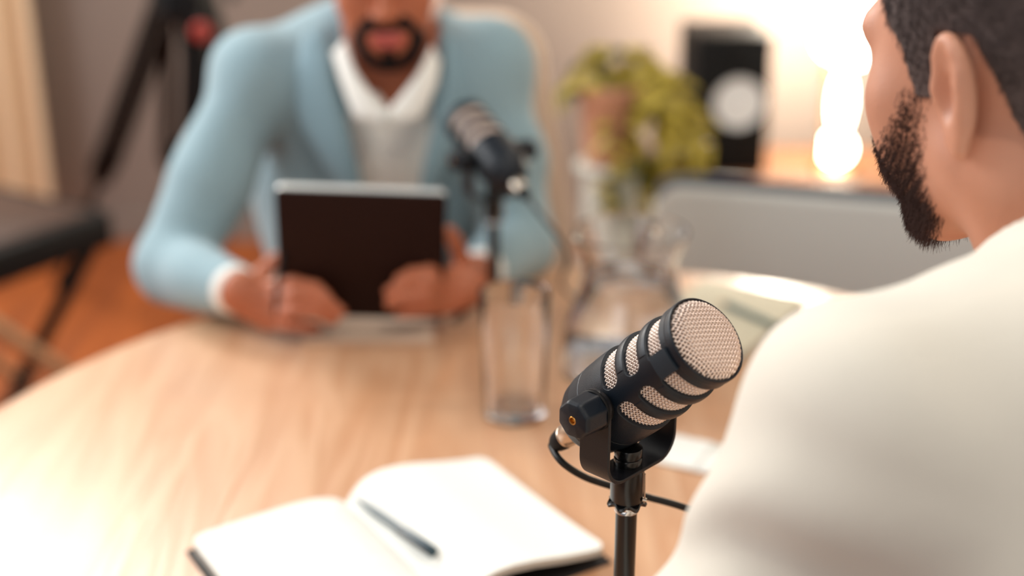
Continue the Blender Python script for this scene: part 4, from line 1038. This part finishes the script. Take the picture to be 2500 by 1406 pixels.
# the chair he sits on
nc = thing('armchair', 'beige upholstered chair the man in the cream top sits on', 'chair', (thip[0], thip[1] - .02, 0), math.radians(18))
MB().box((0, 0, .345), (.50, .46, .09), bev=.035).obj('seat', M['boucle'], nc)
rounded_panel(MB(), .52, .42, .30, .78, .06, .08, Matrix.Translation((0, -.27, 0))).obj('backrest', M['boucle'], nc)
for sx in (-1, 1):
    for sy in (-.19, .19): MB().tube([(sx * .20, sy, .30), (sx * .23, sy * 1.1, 0)], [.018, .011], 16).obj('leg', M['lightwood'], nc)

# ------------------------------------------------------------------ furniture behind
# beige chair of the far man
ch = thing('armchair', 'beige upholstered high-back chair behind the man in the blue jacket', 'chair', (-.165, 2.36, 0), math.radians(-6))
rounded_panel(MB(), .62, .44, .40, 1.045, .075, .09, Matrix.Translation((0, .05, 0))).obj('backrest', M['boucle'], ch)
MB().box((0, -.20, .385), (.54, .46, .10), bev=.04).obj('seat', M['boucle'], ch)
for sx in (-1, 1):
    for sy in (-.38, .02): MB().tube([(sx * .22, sy, .335), (sx * .25, sy * 1.08, 0)], [.018, .011], 16).obj('leg', M['lightwood'], ch)
# pale grey sofa seen from behind
sa_, sb_ = Vector((.262, 2.50, 0)), Vector((.80, 2.345, 0)); sdir = (sb_ - sa_).normalized(); rz = math.atan2(sdir.y, sdir.x)
so = thing('sofa', 'pale grey sofa with dark piping beyond the right side of the table', 'sofa', sa_ + sdir * .85, rz)
SB = .712
rounded_panel(MB(), 1.7, 1.7, .12, SB, .05, .05, Matrix.Translation((0, .025, 0))).obj('backrest', M['sofa'], so)
MB().box((0, .36, .27), (1.42, .60, .26), bev=.04).obj('seat', M['sofa'], so)
MB().box((0, .36, .43), (1.40, .58, .10), bev=.04).obj('cushion', M['sofa'], so)
for q in (-1, 1): MB().box((q * .775, .37, .33), (.14, .62, .42), bev=.04).obj('arm', M['sofa'], so)
pt = [(-.83, -.004, .2), (-.835, -.004, SB - .05)] + [(-.80 - .04 * math.cos(a_), -.004, SB - .042 + .045 * math.sin(a_)) for a_ in np.radians((20, 45, 70))] + [(-.79, -.002, SB + .004), (.79, -.002, SB + .004)]
MB().tube([(x, y + .016, z + .002) for x, y, z in pt], .011, 10).obj('piping', M['piping'], so)
for q in (-1, 1):
    for y in (.1, .68): MB().tube([(q * .75, y, .13), (q * .75, y, 0)], [.02, .014], 14).obj('leg', M['black'], so)
# plant on a pale pedestal
px_, py_ = W(1492, 395, 2.93).x, W(1492, 395, 2.93).y; ph_ = W(1492, 395, 2.93).z
pd = MB().lathe([(0, ph_), (.072, ph_), (.076, ph_ - .004), (.076, ph_ - .012), (.060, ph_ - .02), (.050, .2), (.055, .05), (.085, .01), (.085, 0), (0, 0)], 48).obj('plant_pedestal', M['pot_grey'], None, loc=(px_, py_, 0))
tag(pd, 'pale grey round pedestal under the terracotta plant pot', 'plant stand')
pl = thing('potted_plant', 'trailing yellow green plant in a square-shouldered terracotta pot', 'plant', (px_, py_, ph_ + .0003))
MB().lathe([(0, 0), (.052, 0), (.056, .004), (.066, .135), (.072, .140), (.072, .165), (.066, .168), (.062, .160), (.061, .145), (0, .145)], 48).obj('pot', M['terracotta'], pl)
MB().lathe([(0, .150), (.0605, .147)], 32).obj('soil', M['soil'], pl)
def leaf(mb, base, d, up, L, w_):
    d = Vector(d).normalized(); s_ = d.cross(Vector(up)); s_ = s_.normalized() if s_.length > 1e-3 else Vector((1, 0, 0)); nn_ = s_.cross(d); V = []; Fc = []
    for i in range(8):
        t_ = i / 7; ww = w_ * math.sin(math.pi * min(1, t_ * .92 + .06)) ** .8 * (1.15 - .5 * t_); c_ = Vector(base) + d * L * t_ - Vector((0, 0, 1)) * L * .35 * t_ * t_
        V += [c_ - s_ * ww + nn_ * ww * .3, c_, c_ + s_ * ww + nn_ * ww * .3]
    for i in range(7): Fc += [(3 * i, 3 * i + 1, 3 * i + 4, 3 * i + 3), (3 * i + 1, 3 * i + 2, 3 * i + 5, 3 * i + 4)]
    n0 = len(V); V += [v - nn_ * .0012 for v in V]; Fc += [tuple(n0 + q for q in f[::-1]) for f in Fc]
    mb.add(V, Fc)
random.seed(21)
lf, ld, stm = MB(), MB(), MB()
def off(px, py, dy=0):                                              # where a strand goes, as seen in the photograph, in the plant's frame
    p = W(px, py, 2.93); return Vector((p.x - px_, dy, p.z - ph_))
strands = [([(1500, 215), (1470, 150), (1420, 160), (1385, 230)], .05, 0, .022), ([(1500, 215), (1510, 130), (1520, 95)], .0, 0, .020), ([(1500, 215), (1560, 160), (1610, 160), (1640, 230)], -.02, 1, .026),
           ([(1510, 215), (1590, 190), (1660, 240), (1665, 330), (1650, 400)], -.06, 1, .030), ([(1520, 215), (1600, 230), (1640, 300), (1610, 400)], -.08, 1, .028), ([(1520, 215), (1580, 260), (1590, 380), (1570, 470), (1560, 520)], -.08, 0, .024),
           ([(1500, 215), (1440, 180), (1400, 200)], -.03, 0, .022), ([(1500, 215), (1545, 300), (1560, 420), (1580, 510)], -.09, 0, .024), ([(1510, 215), (1620, 200), (1690, 280), (1710, 350)], -.03, 1, .024),
           ([(1500, 215), (1535, 170), (1570, 130)], .03, 1, .022), ([(1500, 215), (1480, 300), (1490, 430), (1500, 480)], -.085, 2, .018), ([(1500, 215), (1450, 140), (1470, 110)], .02, 2, .020)]
for (P, dy, kind, w_) in strands:
    S = spline([off(x, y, dy * min(1, i)) for i, (x, y) in enumerate(P)], 7)
    for k in range(len(S)): 
        S[k] = S[k] + Vector((0, 0, 0))
    stm.tube(S, .0016, 6)
    for k in range(1, len(S)):
        if random.random() < .93:
            d = Vector((random.uniform(-1, 1), random.uniform(-1, .6), random.uniform(-.7, .5)))
            use = lf if (kind == 1 or random.random() < (.5 if kind == 0 else .8)) else ld
            leaf(use, S[k], d, (random.uniform(-.3, .3), -.5, 1), random.uniform(1.7, 2.6) * w_, w_ * random.uniform(.6, .85))
stm.obj('stems', M['leaf_dark'], pl, sharp=False); lf.obj('light_leaves', M['leaf'], pl, sharp=False)['label'] = 'yellow green leaves'; ld.obj('dark_leaves', M['leaf_dark'], pl, sharp=False)['label'] = 'dark green leaves'
# sideboard, speaker, lamp
sbd = thing('sideboard', 'low brown wooden sideboard behind the sofa', 'sideboard', (1.12, 3.72, 0))
MB().box((0, 0, .372), (1.60, .44, .03), bev=.004).obj('top', M['cabinet'], sbd)
MB().box((0, .01, .220), (1.56, .40, .272), bev=.004).obj('cabinet_body', M['cabinet'], sbd)
for k in range(3):
    d_ = MB().box((-.52 + .52 * k, -.202, .220), (.50, .018, .26), bev=.003).obj('door', M['cabinet'], sbd)
    MB().tube([(-.52 + .52 * k + .2, -.222, .20), (-.52 + .52 * k + .2, -.222, .28)], .005, 10).obj('handle', M['brass'], d_)
for x in (-.7, .7):
    for y in (-.15, .15): MB().tube([(x, y, .082), (x * 1.03, y * 1.1, 0)], [.02, .013], 14).obj('leg', M['black'], sbd)
sp_ = W(1773, 398, 3.75); sk = thing('speaker', 'black box speaker with a white cone on the sideboard', 'speaker', (sp_.x + .012, 3.66, .3874), math.radians(4))
MB().box((0, .12, .19), (.205, .24, .378), bev=.006).obj('cabinet', M['black'], sk)
Xs = Matrix.Rotation(math.radians(90), 4, 'X')
MB().lathe([(.066, .0), (.078, .001), (.080, .004), (.074, .006), (.066, .004)], 48, Matrix.Translation((.018, 0, .198)) @ Xs, closed=True).obj('woofer_surround', M['black'], sk)
MB().lathe([(0, .012), (.016, .010), (.022, .003), (.060, .004), (.068, .006), (.069, .001), (0, .0005)], 48, Matrix.Translation((.018, 0, .198)) @ Xs).obj('woofer_cone', M['cone'], sk)['label'] = 'white woofer cone'
MB().lathe([(0, .006), (.012, .004), (.020, .001), (.034, .003), (.036, .0)], 40, Matrix.Translation((.0, 0, .325)) @ Xs).obj('tweeter', M['black'], sk)
lp = W(2062, 400, 3.72)
la = thing('table_lamp', 'brightly glowing lamp with stacked glass bulbs on the sideboard', 'lamp', (lp.x, 3.70, .3874))
MB().lathe([(0, .016), (.06, .014), (.065, .008), (.065, 0), (0, 0)], 40).obj('base', M['brass'], la)
def bulb(x, z, r, rz_=None):
    rz_ = rz_ or r; P = [(r * math.sin(a_), z + rz_ * math.cos(a_)) for a_ in np.radians(np.arange(180, -1, -10))]
    return MB().lathe(P, 32, Matrix.Translation((x, 0, 0))).obj('bulb', M['bulb'], la)
bulb(.0, .062, .042); bulb(.005, .19, .026, .085); bulb(-.012, .40, .075, .10); bulb(.04, .33, .035)
MB().tube([(-.012, 0, .50), (-.012, 0, .55)], .012, 14).obj('top_cap', M['brass'], la)
MB().tube([(-.045, -.03, .02), (-.045, -.03, .30), (-.04, -.02, .34)], .006, 10).obj('upright', M['brass'], la)
MB().tube([(-.045, -.03, .27), (-.028, -.01, .29)], .014, 10).obj('bracket', M['brass'], la)
pl_ = bpy.data.lights.new('lamp_light', 'POINT'); pl_.energy = 60; pl_.color = (1, .89, .72); pl_.shadow_soft_size = .08
po = bpy.data.objects.new('lamp_light', pl_); COL.objects.link(po); po.location = (lp.x - .06, 3.84, .86)

# tripod at the left, with its video head
A = W(450, 30, 3.25); ft1 = G(40, 1000, -TABLE); ft2 = W(415, 600, 4.2); ft2.z = 0.0; ft3 = Vector((-.52, 3.25, 0.0))
ft1 = W(150, 700, 4.09); ft1.z = 0
tr = thing('tripod', 'tall black camera tripod standing behind the man in blue at left', 'tripod', (A.x, A.y, 0))
O = Vector((A.x, A.y, 0)); top = Vector((0, 0, A.z + .05))
for f_ in (ft1, ft2, ft3):
    f_ = Vector(f_) - O; f_.z = 0; d = (f_ - top); sd = d.cross(Vector((0, 0, 1))).normalized() * .025; st = top + Vector((f_.x, f_.y, 0)).normalized() * .05
    k1 = st.lerp(f_, .55)
    lg = MB().tube([st + sd, k1 + sd],   .0180, 12).tube([st - sd, k1 - sd], .0180, 12).obj('leg', M['black'], tr)
    MB().tube([st.lerp(f_, .50), f_ + Vector((0, 0, .02))], .0115, 12).obj('leg_extension', M['black'], lg)
    MB().tube([st.lerp(f_, .52), st.lerp(f_, .58)], .030, 12).obj('leg_lock', M['black'], lg)
    MB().tube([f_ + Vector((0, 0, .035)), f_ + Vector((0, 0, .0))], [.016, .02], 12).obj('rubber_foot', M['black'], lg)
MB().lathe([(0, .03), (.07, .03), (.075, .0), (.075, -.05), (.05, -.07), (0, -.07)], 32, Matrix.Translation(top)).obj('shoulder', M['black'], tr)
MB().tube([top + Vector((0, 0, -.35)), top + Vector((0, 0, .16))], .018, 16).obj('centre_column', M['black'], tr)
MB().box(top + Vector((0, 0, .22)), (.12, .11, .12), bev=.02).obj('video_head', M['black'], tr)
MB().tube([top + Vector((.03, 0, .18)), top + Vector((.16, -.22, .02))], [.009, .011], 12).obj('pan_handle', M['black'], tr)
rk = W(492, 78, 3.10) - O
k_ = MB().lathe([(r_ * .021, z_ * .021) for r_, z_ in ((0, -1), (.7, -.9), (1, -.5), (1, .5), (.7, .9), (0, 1))], 24, Matrix.Translation(rk) @ Matrix.Rotation(math.radians(80), 4, 'X')).obj('tension_knob', M['red'], tr); k_['label'] = 'red tension knob'
MB().tube([top + Vector((.0, 0, .01)), rk], .009, 10).obj('knob_arm', M['black'], tr)
MB().tube([rk + Vector((-.02, .05, .15)), rk + Vector((0.0, .05, -.5))], .020, 12).obj('cable_pouch', M['black'], tr)

# folding chair at the left edge, crossed legs
C0 = W(92, 862, 3.0); CY = math.radians(58); RC_ = Matrix.Rotation(CY, 3, 'Z'); org = C0 - RC_ @ Vector((0, -.19, 0)); hs = .475
bc = thing('folding_chair', 'black folding chair with brown seat and crossed legs at the left edge', 'chair', (org.x, org.y, 0), CY)
MB().box((0, -.19, hs), (.46, .04, .075), bev=.012).box((0, .19, hs), (.46, .04, .075), bev=.012).box((-.215, 0, hs), (.04, .36, .075), bev=.012).box((.215, 0, hs), (.04, .36, .075), bev=.012).obj('seat_frame', M['black'], bc)
MB().box((0, 0, hs + .030), (.40, .36, .03), bev=.014).obj('seat', M['brown_leather'], bc)
hc = C0.z
for y in (-.19, .19):
    k_ = (hs - .02 - hc) / hc
    a1 = MB().tube([(.20, y + .012, hs - .02), (-.20 / k_ * .92, y + .012, 0)], .017, 14).obj('leg', M['black'], bc)
    a2 = MB().tube([(-.20, y - .024, hs - .02), (.20 / k_ * .92, y - .024, 0)], .017, 14).obj('leg', M['lightwood'], bc); a2['label'] = 'beige crossed leg'
for y in (-.19, .19): MB().tube([(-.22, y, hs + .01), (-.27, y, hs + .44)], .018, 14).obj('back_post', M['black'], bc)
rounded_panel(MB(), .37, .37, hs + .24, hs + .43, .02, .03, Matrix.Translation((-.262, 0, 0)) @ Matrix.Rotation(math.radians(90), 4, 'Z')).obj('backrest', M['black'], bc)
